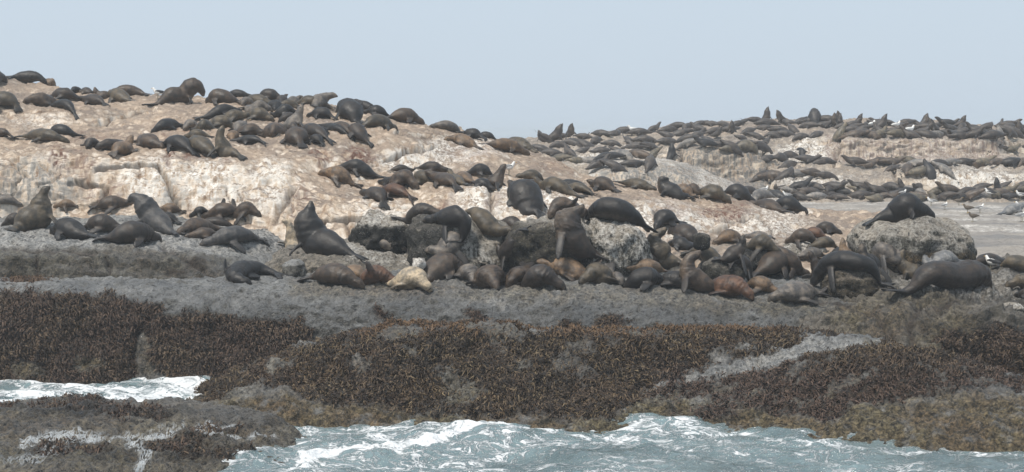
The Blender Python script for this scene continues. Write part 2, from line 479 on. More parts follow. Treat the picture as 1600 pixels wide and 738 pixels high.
# ------------------------------------------------------------------ the rocks of the island
# --- low wet rock in the near left corner
def m_fore(P, N, px, py):
    foam = np.clip(1.2 - seg_dist(px, py, [(30, 692), (90, 682), (180, 682), (270, 676), (330, 672), (400, 668)]) / 6, 0, 1) * 0.8
    foam = np.maximum(foam, 0.85 * np.clip(1.2 - seg_dist(px, py, [(200, 684), (232, 712), (215, 745)]) / 12, 0, 1))
    foam = np.maximum(foam, 0.6 * np.clip(1.1 - seg_dist(px, py, [(110, 690), (60, 715), (0, 722)]) / 14, 0, 1))
    foam = np.maximum(foam, 0.7 * np.clip(1.2 - seg_dist(px, py, [(285, 664), (300, 676), (360, 690), (420, 690)]) / 5, 0, 1))
    weed = 0.9 * np.maximum.reduce([blob(px, py, 110, 640, 90, 7), blob(px, py, 210, 650, 60, 9), blob(px, py, 330, 678, 60, 8),
                                    blob(px, py, 270, 697, 60, 14), blob(px, py, 110, 700, 60, 12), blob(px, py, 330, 712, 70, 8), blob(px, py, 10, 634, 25, 5)])
    dk = np.maximum.reduce([blob(px, py, 120, 650, 190, 7), blob(px, py, 380, 668, 60, 7), blob(px, py, 330, 690, 120, 7), blob(px, py, 240, 716, 160, 14), blob(px, py, 60, 712, 70, 16), blob(px, py, 340, 712, 60, 9)])
    return dict(foam=foam, weed=weed, grey=dk, wet=np.full(px.shape, 0.9), olive=0.55 * band(px, py, [(-200, 645), (300, 655), (460, 670)], [(-200, 760), (460, 760)], 10), crust=0.6 + 0 * px)
P = loft([
    [(-260, 27, -0.6), (0, 28, -0.6), (250, 30, -0.8), (470, 33, -0.8)],
    [(-260, 29, 0.55), (0, 30, 0.35), (230, 32, 0.05), (380, 33.5, -0.2), (470, 34.6, -0.5)],
    [(-260, 33, 0.55), (0, 33.2, 0.36), (200, 33.8, 0.27), (330, 34.6, 0.12), (430, 35.6, -0.05), (480, 36, -0.5)],
    [(-260, 36.5, 0.5), (0, 36.5, 0.42), (200, 36.6, 0.38), (360, 37.0, 0.26), (440, 37.0, 0.02), (480, 37, -0.6)],
    [(-260, 39.2, 0.3), (0, 39.2, 0.22), (200, 39.2, 0.20), (330, 39.0, 0.16), (400, 38.6, 0.05), (480, 38, -0.6)],
    [(-260, 40.6, -0.6), (0, 40.6, -0.6), (300, 40.3, -0.6), (480, 39, -1.2)]], -260, 480, 0.07, 16)
rock('wet_rock', P, M_WET, 0.13, 0.12, 0.035, 0.7, 3.1, net=0.12, masks=m_fore, strata=0.22, label='low wet dark rock awash with foam in the near left corner')

# --- weed-covered mound in front
CREST = [(285, 632), (340, 600), (400, 570), (470, 540), (540, 523), (620, 515), (750, 510), (860, 512), (940, 518), (1050, 515), (1150, 511), (1250, 516), (1330, 524), (1390, 541), (1460, 548), (1520, 566), (1600, 596), (1900, 640)]
W_MAIN_T = CREST[:12]
W_MAIN_B = [(285, 640), (330, 622), (380, 600), (450, 606), (500, 632), (600, 640), (800, 648), (930, 658), (985, 640), (1005, 604), (1080, 582), (1150, 566), (1215, 548), (1235, 530), (1250, 516)]
W_LOBE_T = [(985, 612), (1060, 600), (1130, 590), (1200, 576), (1300, 553), (1400, 533), (1470, 546), (1520, 563), (1590, 590), (1900, 640)]
W_LOBE_B = [(985, 630), (1040, 622), (1100, 618), (1150, 634), (1230, 642), (1290, 655), (1310, 655), (1330, 632), (1400, 628), (1480, 612), (1540, 604), (1600, 606), (1900, 660)]
def m_mound(P, N, px, py):
    weed = np.maximum(band(px, py, W_MAIN_T, W_MAIN_B, 7), band(px, py, W_LOBE_T, W_LOBE_B, 6))
    weed = np.maximum(weed, 0.8 * np.maximum.reduce([blob(px, py, 1100, 642, 60, 14), blob(px, py, 1200, 640, 30, 8), blob(px, py, 1290, 520, 60, 5)]))
    weed = np.maximum(weed, (P[..., 1] > 42.4) * (px < 1250) * 1.0)
    gaps = np.clip(fbm(P, 0.9, 3, 71) * 3.0 - 0.55, 0, 1)
    weed = weed * (1 - 0.8 * gaps)
    bare = band(px, py, [(960, 600), (1080, 575), (1200, 535), (1260, 524), (1400, 540)], [(960, 632), (1080, 600), (1200, 578), (1300, 556), (1400, 545)], 6)
    low = sstep(590, 640, py)
    olive = np.clip(low * (1 - weed) + 0.5 * gaps, 0, 1) * (1 - bare)
    pale = 0.5 * np.maximum.reduce([blob(px, py, 465, 543, 30, 12), blob(px, py, 560, 555, 40, 12), blob(px, py, 430, 580, 25, 12), blob(px, py, 1060, 630, 20, 10)])
    return dict(weed=weed, olive=olive, wet=0.4 + 0.3 * bare, guano=pale + 0.35 * bare, crust=0.8 + 0 * px)
P = loft([
    [(220, 40.4, -0.9), (400, 37.6, -0.9), (900, 36.6, -0.9), (1250, 35.2, -0.9), (1600, 34.3, -0.9), (1900, 34, -0.9)],
    [(220, 41.2, -0.6), (290, 41.0, 628.0), (400, 38.8, 651), (560, 38.6, 655), (700, 38.4, 656), (850, 38.2, 660), (930, 37.7, 666), (1000, 38.7, 653), (1080, 38.5, 656), (1180, 37.6, 668), (1260, 36.4, 683), (1350, 35.7, 691), (1600, 35.4, 694), (1900, 35, 697)],
    [(220, 41.6, -0.6), (290, 41.3, 625), (400, 39.8, 612), (560, 39.6, 606), (850, 39.5, 610), (1000, 39.3, 626), (1150, 38.4, 640), (1300, 37.4, 645), (1400, 37.2, 638), (1600, 37.0, 645), (1900, 37, 650)],
    [(220, 42.0, -0.6), (290, 41.8, 628), (400, 41.2, 582), (560, 40.8, 552), (850, 40.7, 552), (1000, 41.0, 582), (1100, 40.8, 594), (1300, 39.6, 568), (1400, 39.2, 556), (1500, 39.0, 580), (1600, 39, 612), (1900, 39, 640)],
    [(220, 42.6, -0.6), (290, 42.4, 634), (400, 42.3, 572), (470, 42.2, 541), (540, 42.0, 525), (620, 42.0, 517), (750, 42.0, 512), (860, 42.0, 514), (940, 42.1, 521), (1050, 42.2, 527), (1150, 42.3, 537), (1250, 42.0, 540), (1330, 41.6, 538), (1400, 41.2, 538), (1460, 40.9, 550), (1520, 40.8, 567), (1600, 40.6, 598), (1900, 40.6, 640)],
    [(220, 43.2, -0.8), (400, 43.4, 574), (540, 43.6, 524), (620, 43.6, 515), (750, 43.6, 510), (940, 43.7, 518), (1050, 44.0, 515), (1150, 44.3, 511), (1250, 44.4, 516), (1330, 44.0, 525), (1390, 43.4, 541), (1460, 42.6, 556), (1600, 42.2, 0.2), (1900, 42.2, 0.0)],
    [(220, 45.0, -1.4), (400, 45.2, 0.2), (620, 45.4, 0.8), (1150, 46.2, 1.1), (1330, 45.6, 0.8), (1460, 44.2, 0.2), (1900, 43.6, -0.8)]], 220, 1900, 0.066, 14)
rock('weed_rock', P, M_GREY, 0.17, 0.11, 0.035, 0.6, 12.4, masks=m_mound, label='long low rock thickly covered with brown seaweed above the surf')

# --- the long grey slab that carries the front row
def m_slab(P, N, px, py):
    w1 = band(px, py, [(-400, 452), (0, 452), (100, 458), (180, 462), (225, 470), (255, 478)], [(-400, 700), (200, 700), (212, 520), (255, 480)], 6)
    w2 = band(px, py, [(222, 505), (240, 493), (320, 490), (400, 500), (470, 496), (492, 520)], [(222, 520), (250, 590), (300, 700), (492, 700)], 6)
    w3 = np.maximum.reduce([np.clip(1.2 - seg_dist(px, py, [(588, 480), (612, 500), (622, 520)]) / 9, 0, 1), np.clip(1.2 - seg_dist(px, py, [(735, 490), (752, 515)]) / 9, 0, 1),
                            blob(px, py, 955, 505, 26, 13), blob(px, py, 890, 508, 20, 8), 0.8 * blob(px, py, 40, 439, 45, 4)])
    weed = np.maximum.reduce([w1, w2, w3])
    olive = np.maximum.reduce([blob(px, py, 35, 577, 28, 14), blob(px, py, 135, 570, 28, 14), blob(px, py, 185, 580, 40, 12), 0.6 * blob(px, py, 230, 555, 18, 45),
                               0.55 * band(px, py, [(450, 438), (900, 445), (1300, 460)], [(450, 462), (900, 470), (1300, 500)], 9), blob(px, py, 1330, 500, 60, 30)])
    weed = weed * (1 - 0.9 * np.maximum(blob(px, py, 35, 577, 28, 14), blob(px, py, 135, 570, 28, 14)))
    g = 0.5 * np.maximum(np.clip(1.2 - seg_dist(px, py, [(760, 462), (800, 482)]) / 8, 0, 1), 0.5 * band(px, py, [(450, 440), (1300, 460)], [(450, 455), (1300, 485)], 8))
    return dict(weed=weed, olive=olive, wet=0.55 + 0.4 * sstep(455, 485, py), grey=0.35 * sstep(458, 490, py), guano=g, crust=0.25 + 0.3 * olive)
P = loft([
    [(-400, 44.0, -1.2), (500, 44.0, -1.2), (1420, 43.6, -0.5)],
    [(-400, 45.0, 588), (0, 45.0, 590), (330, 45.2, 590), (500, 45.2, 590), (900, 45.4, 0.4), (1420, 45.0, 0.6)],
    [(-400, 45.5, 520), (0, 45.5, 522), (330, 45.7, 532), (500, 45.8, 536), (900, 46.0, 540), (1300, 46.2, 540), (1420, 45.8, 548)],
    [(-400, 46.0, 470), (0, 46.0, 472), (150, 46.0, 474), (330, 46.2, 482), (500, 46.3, 490), (900, 46.6, 496), (1200, 46.8, 504), (1330, 46.6, 512), (1420, 46.2, 530)],
    [(-400, 46.8, 448), (0, 46.8, 449), (330, 47.0, 450), (500, 47.1, 453), (900, 47.4, 458), (1200, 47.6, 468), (1330, 47.3, 485), (1420, 46.6, 512)],
    [(-400, 48.2, 441), (0, 48.2, 441), (330, 48.2, 440), (500, 48.4, 440), (900, 48.8, 443), (1200, 49.0, 450), (1330, 48.6, 465), (1420, 47.6, 500)],
    [(-400, 50.5, 436), (0, 50.5, 436), (330, 50.5, 431), (500, 50.6, 426), (900, 51.2, 424), (1200, 51.5, 428), (1330, 51, 440), (1420, 49.6, 480)],
    [(-400, 54, 2.2), (0, 54, 2.2), (500, 54.5, 2.4), (900, 55, 2.6), (1420, 53, 2.2)]], -400, 1420, 0.066, 16)
rock('rock_slab', P, M_GREY, 0.12, 0.07, 0.034, 0.6, 22.7, masks=m_slab, scallop=0.04, net=0.06,
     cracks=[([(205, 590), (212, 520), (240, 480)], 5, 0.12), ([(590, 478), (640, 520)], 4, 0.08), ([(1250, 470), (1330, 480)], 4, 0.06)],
     label='long sloping grey rock slab above the sea')

# --- stepped grey ledge on the left
def m_ledge(P, N, px, py):
    face = band(px, py, [(-400, 388), (250, 388), (340, 400), (420, 425)], [(-400, 440), (420, 440)], 5)
    return dict(olive=0.35 * face, wet=0.35 + 0 * px, grey=0.5 * face, guano=0.45 * band(px, py, [(-400, 345), (470, 345)], [(-400, 385), (470, 400)], 10), crust=0.5 * face,
                weed=0.9 * np.maximum(blob(px, py, 275, 425, 20, 12), 0.8 * blob(px, py, 310, 415, 16, 12)))
P = loft([
    [(-400, 49.6, 1.6), (500, 49.8, 1.6)],
    [(-400, 50.0, 438), (330, 50.0, 438), (400, 50.0, 440), (500, 50.0, 446)],
    [(-400, 50.4, 396), (250, 50.4, 398), (320, 50.6, 408), (400, 50.8, 428), (500, 51, 438)],
    [(-400, 51.0, 384), (250, 51.0, 384), (320, 51.6, 389), (390, 52, 403), (440, 52, 425), (500, 52, 440)],
    [(-400, 53.0, 364), (250, 53.0, 366), (400, 53.4, 378), (450, 53.2, 400), (500, 53, 425)],
    [(-400, 55.4, 342), (250, 55.4, 345), (420, 55.6, 358), (500, 55, 400)],
    [(-400, 58.0, 326), (250, 58.0, 330), (420, 58, 345), (500, 57, 390)],
    [(-400, 60.0, 3.4), (500, 60.0, 2.6)]], -400, 500, 0.07, 10)
rock('rock_ledge', P, M_GREY, 0.14, 0.08, 0.025, 0.6, 31.2, masks=m_ledge, net=0.10, strata=0.12, scallop=0.03,
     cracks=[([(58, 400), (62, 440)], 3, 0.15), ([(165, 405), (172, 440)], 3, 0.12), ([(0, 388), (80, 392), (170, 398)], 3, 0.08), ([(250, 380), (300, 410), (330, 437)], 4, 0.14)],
     label='stepped grey ledge in front of the pale cliff')

# --- middle platform below the upright bull
def m_plat(P, N, px, py):
    return dict(olive=0.3 * band(px, py, [(430, 405), (620, 400)], [(430, 440), (620, 440)], 6), wet=0.5 + 0 * px, crust=0.5 + 0 * px,
                guano=0.9 * band(px, py, [(535, 382), (760, 384)], [(535, 412), (760, 420)], 6))
P = loft([
    [(400, 49.6, 1.6), (800, 49.8, 1.6)],
    [(400, 49.9, 446), (440, 49.6, 436), (620, 49.8, 436), (800, 50.2, 440)],
    [(400, 50.2, 440), (440, 50.0, 414), (540, 50.1, 412), (600, 50.4, 420), (800, 50.8, 432)],
    [(400, 51.0, 438), (440, 50.7, 403), (540, 50.8, 401), (600, 51.2, 410), (660, 51.6, 420), (800, 52, 428)],
    [(400, 53.0, 420), (440, 52.8, 388), (540, 53, 388), (640, 53.4, 396), (720, 53.6, 404), (800, 53.6, 415)],
    [(400, 55.5, 385), (540, 55.5, 370), (640, 55.6, 378), (800, 55.6, 395)],
    [(400, 58.0, 3.0), (800, 58, 2.8)]], 400, 800, 0.06, 9)
rock('rock_platform', P, M_BARN, 0.14, 0.09, 0.03, 0.7, 44.2, net=0.08, masks=m_plat, label='rough low rock platform under the large upright bull')

# --- the main pale hill
def m_hill(P, N, px, py):
    grey = 0.9 * np.maximum.reduce([blob(px, py, 40, 290, 60, 50), 0.9 * blob(px, py, 90, 300, 40, 40), 0.7 * blob(px, py, -120, 290, 120, 60), 0.55 * blob(px, py, 270, 310, 30, 26), 0.5 * blob(px, py, 200, 180, 40, 12),
                                    0.7 * blob(px, py, 1100, 395, 120, 22), 0.5 * blob(px, py, 1190, 380, 90, 18)])
    rust = np.maximum.reduce([blob(px, py, 92, 250, 16, 28), 0.7 * blob(px, py, 130, 258, 22, 26), blob(px, py, 262, 236, 10, 26), 0.8 * blob(px, py, 300, 240, 22, 14), 0.7 * blob(px, py, 350, 245, 26, 14),
                              0.9 * blob(px, py, 500, 246, 18, 22), blob(px, py, 560, 243, 30, 24), 0.7 * blob(px, py, 160, 300, 40, 20), 0.7 * blob(px, py, 465, 310, 22, 34), 0.9 * blob(px, py, 700, 325, 24, 16), 0.6 * blob(px, py, 600, 300, 30, 12),
                              blob(px, py, 1130, 330, 50, 14), 0.9 * blob(px, py, 1150, 332, 30, 12), 0.6 * blob(px, py, 1050, 330, 40, 14), 0.5 * blob(px, py, 740, 240, 50, 14), 0.5 * blob(px, py, 880, 262, 50, 12), 0.7 * blob(px, py, 770, 320, 14, 20),
                              0.5 * blob(px, py, 300, 200, 60, 12), 0.5 * blob(px, py, 140, 215, 50, 8)])
    gu = np.maximum.reduce([blob(px, py, 240, 285, 60, 45), blob(px, py, 330, 290, 60, 45), 0.9 * blob(px, py, 420, 290, 40, 45), 0.6 * blob(px, py, 70, 280, 50, 40), 0.9 * blob(px, py, 640, 255, 60, 22), blob(px, py, 720, 235, 70, 22), 0.7 * blob(px, py, 600, 330, 70, 26),
                            blob(px, py, 760, 320, 60, 30), blob(px, py, 860, 330, 60, 30), blob(px, py, 1040, 345, 80, 30), 0.8 * blob(px, py, 1190, 350, 80, 24), 0.5 * blob(px, py, 60, 190, 60, 14)])
    return dict(grey=grey, rust=rust, guano=gu, wet=0.0 * px)
H = [
    [(-400, 55.2, 3.0), (300, 55.2, 3.0), (600, 53.8, 2.4), (1000, 51.6, 2.0), (1420, 51.4, 2.0)],
    [(-400, 56.0, 342), (300, 56.0, 344), (450, 55.4, 352), (600, 54.6, 366), (750, 54.0, 376), (850, 53.2, 386), (950, 52.6, 396), (1050, 52.2, 405), (1150, 52.0, 410), (1260, 52.2, 408), (1420, 52, 408)],
    [(-400, 57.0, 288), (150, 57.0, 288), (300, 57.0, 294), (420, 56.6, 304), (500, 56.0, 322), (600, 55.6, 334), (750, 55.0, 336), (850, 54.6, 344), (950, 54.8, 352), (1050, 55.0, 362), (1150, 55.4, 374), (1260, 56.2, 376), (1420, 57, 376)],
    [(-400, 58.0, 240), (150, 58.2, 240), (300, 58.2, 250), (420, 58.0, 258), (470, 57.4, 280), (520, 57.0, 300), (600, 57.0, 306), (700, 57.0, 300), (780, 56.8, 306), (850, 57.0, 314), (950, 57.8, 316), (1050, 59.0, 318), (1150, 60, 334), (1260, 62, 347), (1420, 63, 352)],
    [(-400, 59.6, 227), (0, 59.6, 227), (150, 59.8, 229), (300, 59.8, 234), (420, 59.8, 238), (480, 58.8, 262), (530, 58.6, 284), (600, 59.0, 290), (700, 59.4, 282), (780, 59.6, 284), (850, 60.2, 292), (950, 61.4, 301), (1050, 63, 307), (1150, 64.6, 320), (1260, 66, 336), (1420, 66.5, 342)],
    [(-400, 63.4, 212), (0, 63.4, 213), (150, 63.4, 214), (300, 62.6, 215), (420, 62.2, 217), (500, 60.6, 232), (560, 60.4, 252), (600, 61.0, 264), (700, 62.0, 262), (780, 62.8, 266), (850, 64, 273), (950, 66, 288), (1050, 67, 298), (1150, 68.6, 310), (1260, 69.4, 332), (1420, 70, 338)],
    [(-400, 65.8, 198), (0, 65.8, 198), (120, 65.8, 202), (180, 66.4, 198), (300, 65.2, 196), (420, 65, 198), (520, 63.2, 205), (600, 63.6, 218), (700, 65.6, 228), (780, 66.6, 240), (850, 67.8, 254), (900, 68.4, 272), (950, 69, 290), (1050, 70, 304), (1150, 72, 318), (1260, 73, 333), (1420, 74, 337)],
    [(-400, 67.4, 160), (0, 67.4, 168), (100, 67.6, 168), (160, 68.6, 172), (220, 69.6, 172), (300, 68.4, 172), (420, 68, 174), (520, 66.4, 188), (600, 66.8, 199), (660, 68, 206), (700, 69, 210), (780, 70, 226), (850, 70.8, 247), (900, 71.4, 270), (950, 72, 2.9), (1050, 74, 2.75), (1420, 77, 2.6)],
    [(-400, 71.4, 142), (0, 71.4, 150), (60, 71.4, 154), (140, 71.8, 160), (220, 72, 162), (300, 71.4, 160), (420, 71.2, 163), (520, 70, 174), (600, 70.4, 187), (660, 71, 198), (700, 71.6, 203), (780, 73, 221), (850, 73.6, 246), (900, 74, 270), (950, 75, 2.6), (1050, 76, 2.5), (1420, 79, 2.4)],
    [(-400, 76, 98), (-60, 76, 108), (0, 76, 118), (40, 76, 128), (90, 76, 132), (120, 76, 146), (160, 76, 150), (220, 76, 152), (300, 75.4, 153), (420, 75, 156), (520, 74, 168), (600, 74, 183), (660, 74.4, 197), (700, 75, 203), (780, 76, 221), (850, 76, 248), (900, 77, 2.6), (1420, 81, 2.2)],
    [(-400, 84, 6), (300, 83, 5), (600, 82, 4), (850, 81, 2.6), (1420, 84, 2.0)]]
P = loft(H, -300, 1420, 0.082, 12, [0.5, 1.15, 1.15, 1.0, 0.8, 0.75, 0.75, 0.7, 0.6, 0.25])
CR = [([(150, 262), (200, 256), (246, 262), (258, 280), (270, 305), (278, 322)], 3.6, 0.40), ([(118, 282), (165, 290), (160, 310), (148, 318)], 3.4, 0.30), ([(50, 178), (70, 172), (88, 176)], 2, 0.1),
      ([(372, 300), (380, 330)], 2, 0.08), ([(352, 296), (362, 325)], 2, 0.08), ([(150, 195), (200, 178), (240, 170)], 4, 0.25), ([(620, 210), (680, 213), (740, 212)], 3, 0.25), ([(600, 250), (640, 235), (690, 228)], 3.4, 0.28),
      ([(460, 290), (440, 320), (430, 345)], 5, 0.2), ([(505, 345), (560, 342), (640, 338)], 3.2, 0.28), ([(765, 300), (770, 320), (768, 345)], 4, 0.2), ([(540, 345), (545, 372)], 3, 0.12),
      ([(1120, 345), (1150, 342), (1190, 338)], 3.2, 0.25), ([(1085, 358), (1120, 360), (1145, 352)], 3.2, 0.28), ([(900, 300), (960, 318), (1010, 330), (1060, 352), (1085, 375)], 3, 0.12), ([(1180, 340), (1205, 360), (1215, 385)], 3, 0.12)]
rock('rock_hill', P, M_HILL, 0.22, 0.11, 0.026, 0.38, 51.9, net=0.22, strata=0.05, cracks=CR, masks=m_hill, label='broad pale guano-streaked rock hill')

# --- the flat pan between the hill and the far colony
def m_pan(P, N, px, py):
    pool = np.clip(fbm(P * np.array([0.25, 0.7, 1]), 0.35, 3, 88) * 3 - 0.3, 0, 1)
    return dict(wet=0.15 + 0.6 * pool, guano=0.9 * np.clip(fbm(P * np.array([0.4, 1, 1]), 0.5, 3, 91) * 2 + 0.1, 0, 1), grey=0.4 * pool)
xs, ys = np.linspace(-3, 60, 270), 50.5 + 59.5 * np.linspace(0, 1, 170) ** 1.25
P = np.stack(np.broadcast_arrays(xs[None, :], ys[:, None], 1.7 + 1.02 * sstep(51, 55.5, ys[:, None]) + 0 * xs[None, :]), -1)
rock('rock_flat', P, M_PAN, 0.10, 0.05, 0.015, 0.3, 61.3, net=0.06, masks=m_pan, label='pale damp flat rock stretching back to the far colony')

# --- the far hill
def m_far(P, N, px, py):
    face = band(px, py, [(1290, 214), (1570, 214)], [(1290, 255), (1570, 255)], 5)
    greyb = band(px, py, [(1060, 232), (1130, 234), (1200, 245)], [(1060, 300), (1200, 300)], 5)
    gu = np.maximum.reduce([blob(px, py, 1265, 238, 60, 18), blob(px, py, 1520, 282, 90, 20), 0.8 * blob(px, py, 960, 250, 80, 12), 0.6 * face, 0.7 * blob(px, py, 1270, 285, 60, 14)])
    return dict(rust=0.75 * face + 0.3 * (py < 212), grey=0.85 * greyb + 0.06, guano=gu + 0.15)
P = loft([
    [(640, 92, 2.3), (1900, 95, 2.3)],
    [(640, 94, 300), (880, 94, 300), (1075, 95, 306), (1195, 96, 306), (1310, 97, 304), (1420, 97, 303), (1900, 97, 303)],
    [(640, 95, 262), (880, 96, 262), (950, 97, 268), (1075, 98, 286), (1130, 98, 292), (1195, 98, 292), (1225, 98.5, 274), (1290, 98.5, 276), (1330, 98.5, 288), (1400, 98.5, 284), (1430, 98.5, 268), (1900, 99, 268)],
    [(640, 99, 250), (880, 99, 252), (950, 101, 252), (1065, 101, 274), (1130, 101.4, 280), (1190, 101.6, 280), (1225, 102.5, 264), (1310, 103, 262), (1420, 103.4, 256), (1560, 104, 254), (1620, 104, 258), (1900, 104, 258)],
    [(640, 103, 240), (880, 104, 240), (950, 105, 242), (1065, 102.6, 246), (1080, 102.4, 232), (1130, 102.6, 232), (1190, 103.4, 240), (1225, 105.5, 250), (1290, 105.6, 244), (1315, 105.2, 246), (1420, 105.6, 244), (1555, 106, 244), (1600, 107, 246), (1900, 107, 246)],
    [(640, 107, 232), (880, 108, 232), (950, 108.5, 234), (1065, 106, 228), (1130, 106, 226), (1190, 106.6, 230), (1225, 108, 236), (1290, 107.4, 230), (1315, 106.0, 216), (1420, 106.2, 216), (1555, 107, 218), (1600, 110, 228), (1900, 110, 228)],
    [(640, 114, 226), (880, 114, 223), (950, 114, 220), (1075, 113, 212), (1195, 113, 210), (1310, 113, 206), (1420, 113, 205), (1560, 114, 207), (1900, 114, 210)],
    [(640, 124, 228), (820, 124, 222), (880, 124, 216), (950, 124, 210), (1000, 124, 205), (1075, 124, 198), (1130, 124, 194), (1200, 124, 190), (1310, 124, 189), (1420, 124, 194), (1560, 124, 198), (1900, 124, 200)],
    [(640, 136, 2), (1900, 136, 4)]], 640, 1900, 0.165, 7)
rock('far_rock_hill', P, M_FAR, 0.36, 0.16, 0.04, 0.3, 77.7, net=0.3, strata=0.10, masks=m_far,
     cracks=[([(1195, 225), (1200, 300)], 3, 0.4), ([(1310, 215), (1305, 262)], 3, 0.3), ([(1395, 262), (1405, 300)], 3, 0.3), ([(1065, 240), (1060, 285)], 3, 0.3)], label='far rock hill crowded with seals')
def m_fslab(P, N, px, py):
    return dict(grey=0.35 + 0.5 * band(px, py, [(940, 258), (1090, 258)], [(940, 310), (1090, 310)], 6), guano=0.9 + 0 * px)
P = loft([
    [(920, 84, 2.3), (1220, 84, 2.3)],
    [(920, 84.6, 300), (960, 84.6, 300), (1100, 85, 306), (1220, 86, 318)],
    [(920, 85.4, 276), (950, 85.4, 264), (1050, 85.6, 264), (1090, 86, 280), (1150, 86.5, 302), (1220, 87, 318)],
    [(920, 87, 270), (950, 87, 256), (1050, 87.4, 254), (1080, 88, 264), (1150, 88.4, 294), (1220, 89, 316)],
    [(920, 91, 262), (960, 91, 249), (1040, 92, 247), (1080, 92, 258), (1150, 92, 290), (1220, 93, 312)],
    [(920, 97, 2.2), (1220, 97, 2.2)]], 920, 1220, 0.12, 8)
rock('far_rock_slab', P, M_FAR, 0.15, 0.06, 0.015, 0.4, 83.1, masks=m_fslab, label='pale tilted slab at the foot of the far hill')

# --- rocks on the right edge
def m_right(P, N, px, py):
    olive = np.maximum.reduce([blob(px, py, 1370, 505, 70, 40), 0.9 * blob(px, py, 1480, 520, 60, 40), 0.8 * blob(px, py, 1540, 560, 50, 40), 0.7 * blob(px, py, 1440, 475, 80, 20)])
    weed = np.maximum.reduce([blob(px, py, 1560, 545, 60, 34), 0.8 * blob(px, py, 1490, 535, 34, 18), 0.7 * blob(px, py, 1590, 570, 40, 30)])
    return dict(olive=0.65 * olive, weed=weed, grey=np.maximum(0.6 * band(px, py, [(1390, 460), (1470, 462), (1900, 466)], [(1390, 478), (1470, 480), (1900, 482)], 5), 0.9 * band(px, py, [(1440, 500), (1500, 500), (1560, 506), (1900, 520)], [(1440, 540), (1500, 560), (1900, 600)], 7)), wet=0.45 + 0 * px, guano=0.35 * band(px, py, [(1400, 430), (1900, 430)], [(1400, 470), (1900, 470)], 8), crust=0.9 + 0 * px)
P = loft([
    [(1250, 43.0, -0.6), (1900, 42.4, -0.8)],
    [(1250, 44.6, 0.2), (1330, 44.4, 548), (1400, 44.0, 552), (1480, 43.6, 590), (1600, 43.2, 612), (1900, 43, 620)],
    [(1250, 45.6, 1.0), (1330, 45.4, 515), (1400, 45.0, 525), (1450, 44.6, 530), (1500, 44.2, 540), (1600, 44, 555), (1900, 44, 560)],
    [(1250, 46.6, 1.2), (1320, 46.4, 492), (1400, 46.0, 498), (1450, 45.6, 498), (1480, 45.0, 505), (1600, 44.8, 525), (1900, 45, 530)],
    [(1250, 47.4, 1.2), (1320, 47.2, 486), (1400, 46.8, 480), (1450, 46.6, 482), (1490, 45.8, 484), (1560, 45.8, 484), (1600, 46, 496), (1900, 46, 500)],
    [(1250, 48.4, 1.3), (1300, 48.0, 484), (1380, 47.6, 466), (1450, 47.6, 472), (1500, 47.2, 480), (1580, 47.4, 484), (1650, 48, 486), (1900, 48, 490)],
    [(1250, 49.6, 1.6), (1300, 49.0, 470), (1380, 48.6, 452), (1450, 48.6, 453), (1540, 48.8, 456), (1600, 49.2, 470), (1900, 49.2, 474)],
    [(1250, 51.0, 440), (1380, 50.6, 436), (1540, 50.8, 440), (1650, 51, 446), (1900, 51, 448)],
    [(1250, 54.0, 410), (1540, 54, 412), (1900, 54, 420)],
    [(1250, 58.0, 2.2), (1900, 58, 2.2)]], 1250, 1900, 0.07, 9)
rock('rock_shelf', P, M_WET, 0.3, 0.18, 0.04, 0.7, 93.6, net=0.25, masks=m_right,
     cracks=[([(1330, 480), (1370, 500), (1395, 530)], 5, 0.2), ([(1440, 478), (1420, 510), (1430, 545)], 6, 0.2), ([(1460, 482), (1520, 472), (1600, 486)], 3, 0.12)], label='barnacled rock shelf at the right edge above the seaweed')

# --- boulders
def boulder(label, x0, x1, y0, y1, Y, dep, mat, rough=0.14, sub=4, seed=0.0, flat=0.75, square=2.6, masks=None, fine=0.035, tilt=0.0):
    bm = bmesh.new(); bmesh.ops.create_icosphere(bm, subdivisions=sub, radius=1)
    V = np.array([v.co[:] for v in bm.verts]); F = np.array([[v.index for v in f.verts] for f in bm.faces]); bm.free()
    k = (np.abs(V) ** square).sum(1) ** (-1 / square)
    V = V * k[:, None]
    A, B = at(x0, y1, Y), at(x1, y0, Y)
    c = (A + B) / 2; hw = (B[0] - A[0]) / 2; hh = (B[2] - A[2]) / 2
    V[:, 2] = np.where(V[:, 2] > 0, V[:, 2] * 1.0, V[:, 2])
    V[:, 2] += tilt * V[:, 0] * (V[:, 2] > -0.2)
    S = np.array([hw, dep, hh])
    N = V / (np.linalg.norm(V, axis=1, keepdims=True))
    P = V * S
    sc = min(hw, hh * 1.4)
    P = P + N * (rough * sc * fbm(P, 1.1 / sc, 3, seed) + 0.5 * rough * sc * fbm(P, 3.0 / sc, 3, seed + 4) - 0.3 * rough * sc * np.exp(-(np.abs(fbm(P, 0.9 / sc, 2, seed + 6)) / 0.06) ** 2) + fine * fbm(P, 8, 3, seed + 2))[:, None]
    P[:, 2] -= 0.0
    Wd = P + np.array([c[0], c[1] + dep * 0.6, c[2]])
    me = mesh_from('boulder', P, F)
    px, py = proj(Wd)
    Am = masks(Wd, N, px, py) if masks else {}
    for kk in ('weed', 'wet', 'guano', 'olive', 'rust', 'grey', 'foam'):
        set_attr(me, kk, np.broadcast_to(Am.get(kk, 0.0), (len(P),)))
    o = link('boulder', me, mat)
    o.location = (c[0], c[1] + dep * 0.6, c[2])
    tag(o, label, 'boulder', 'boulders among the seals')
    TERRAIN.append((Wd, F))
    return o

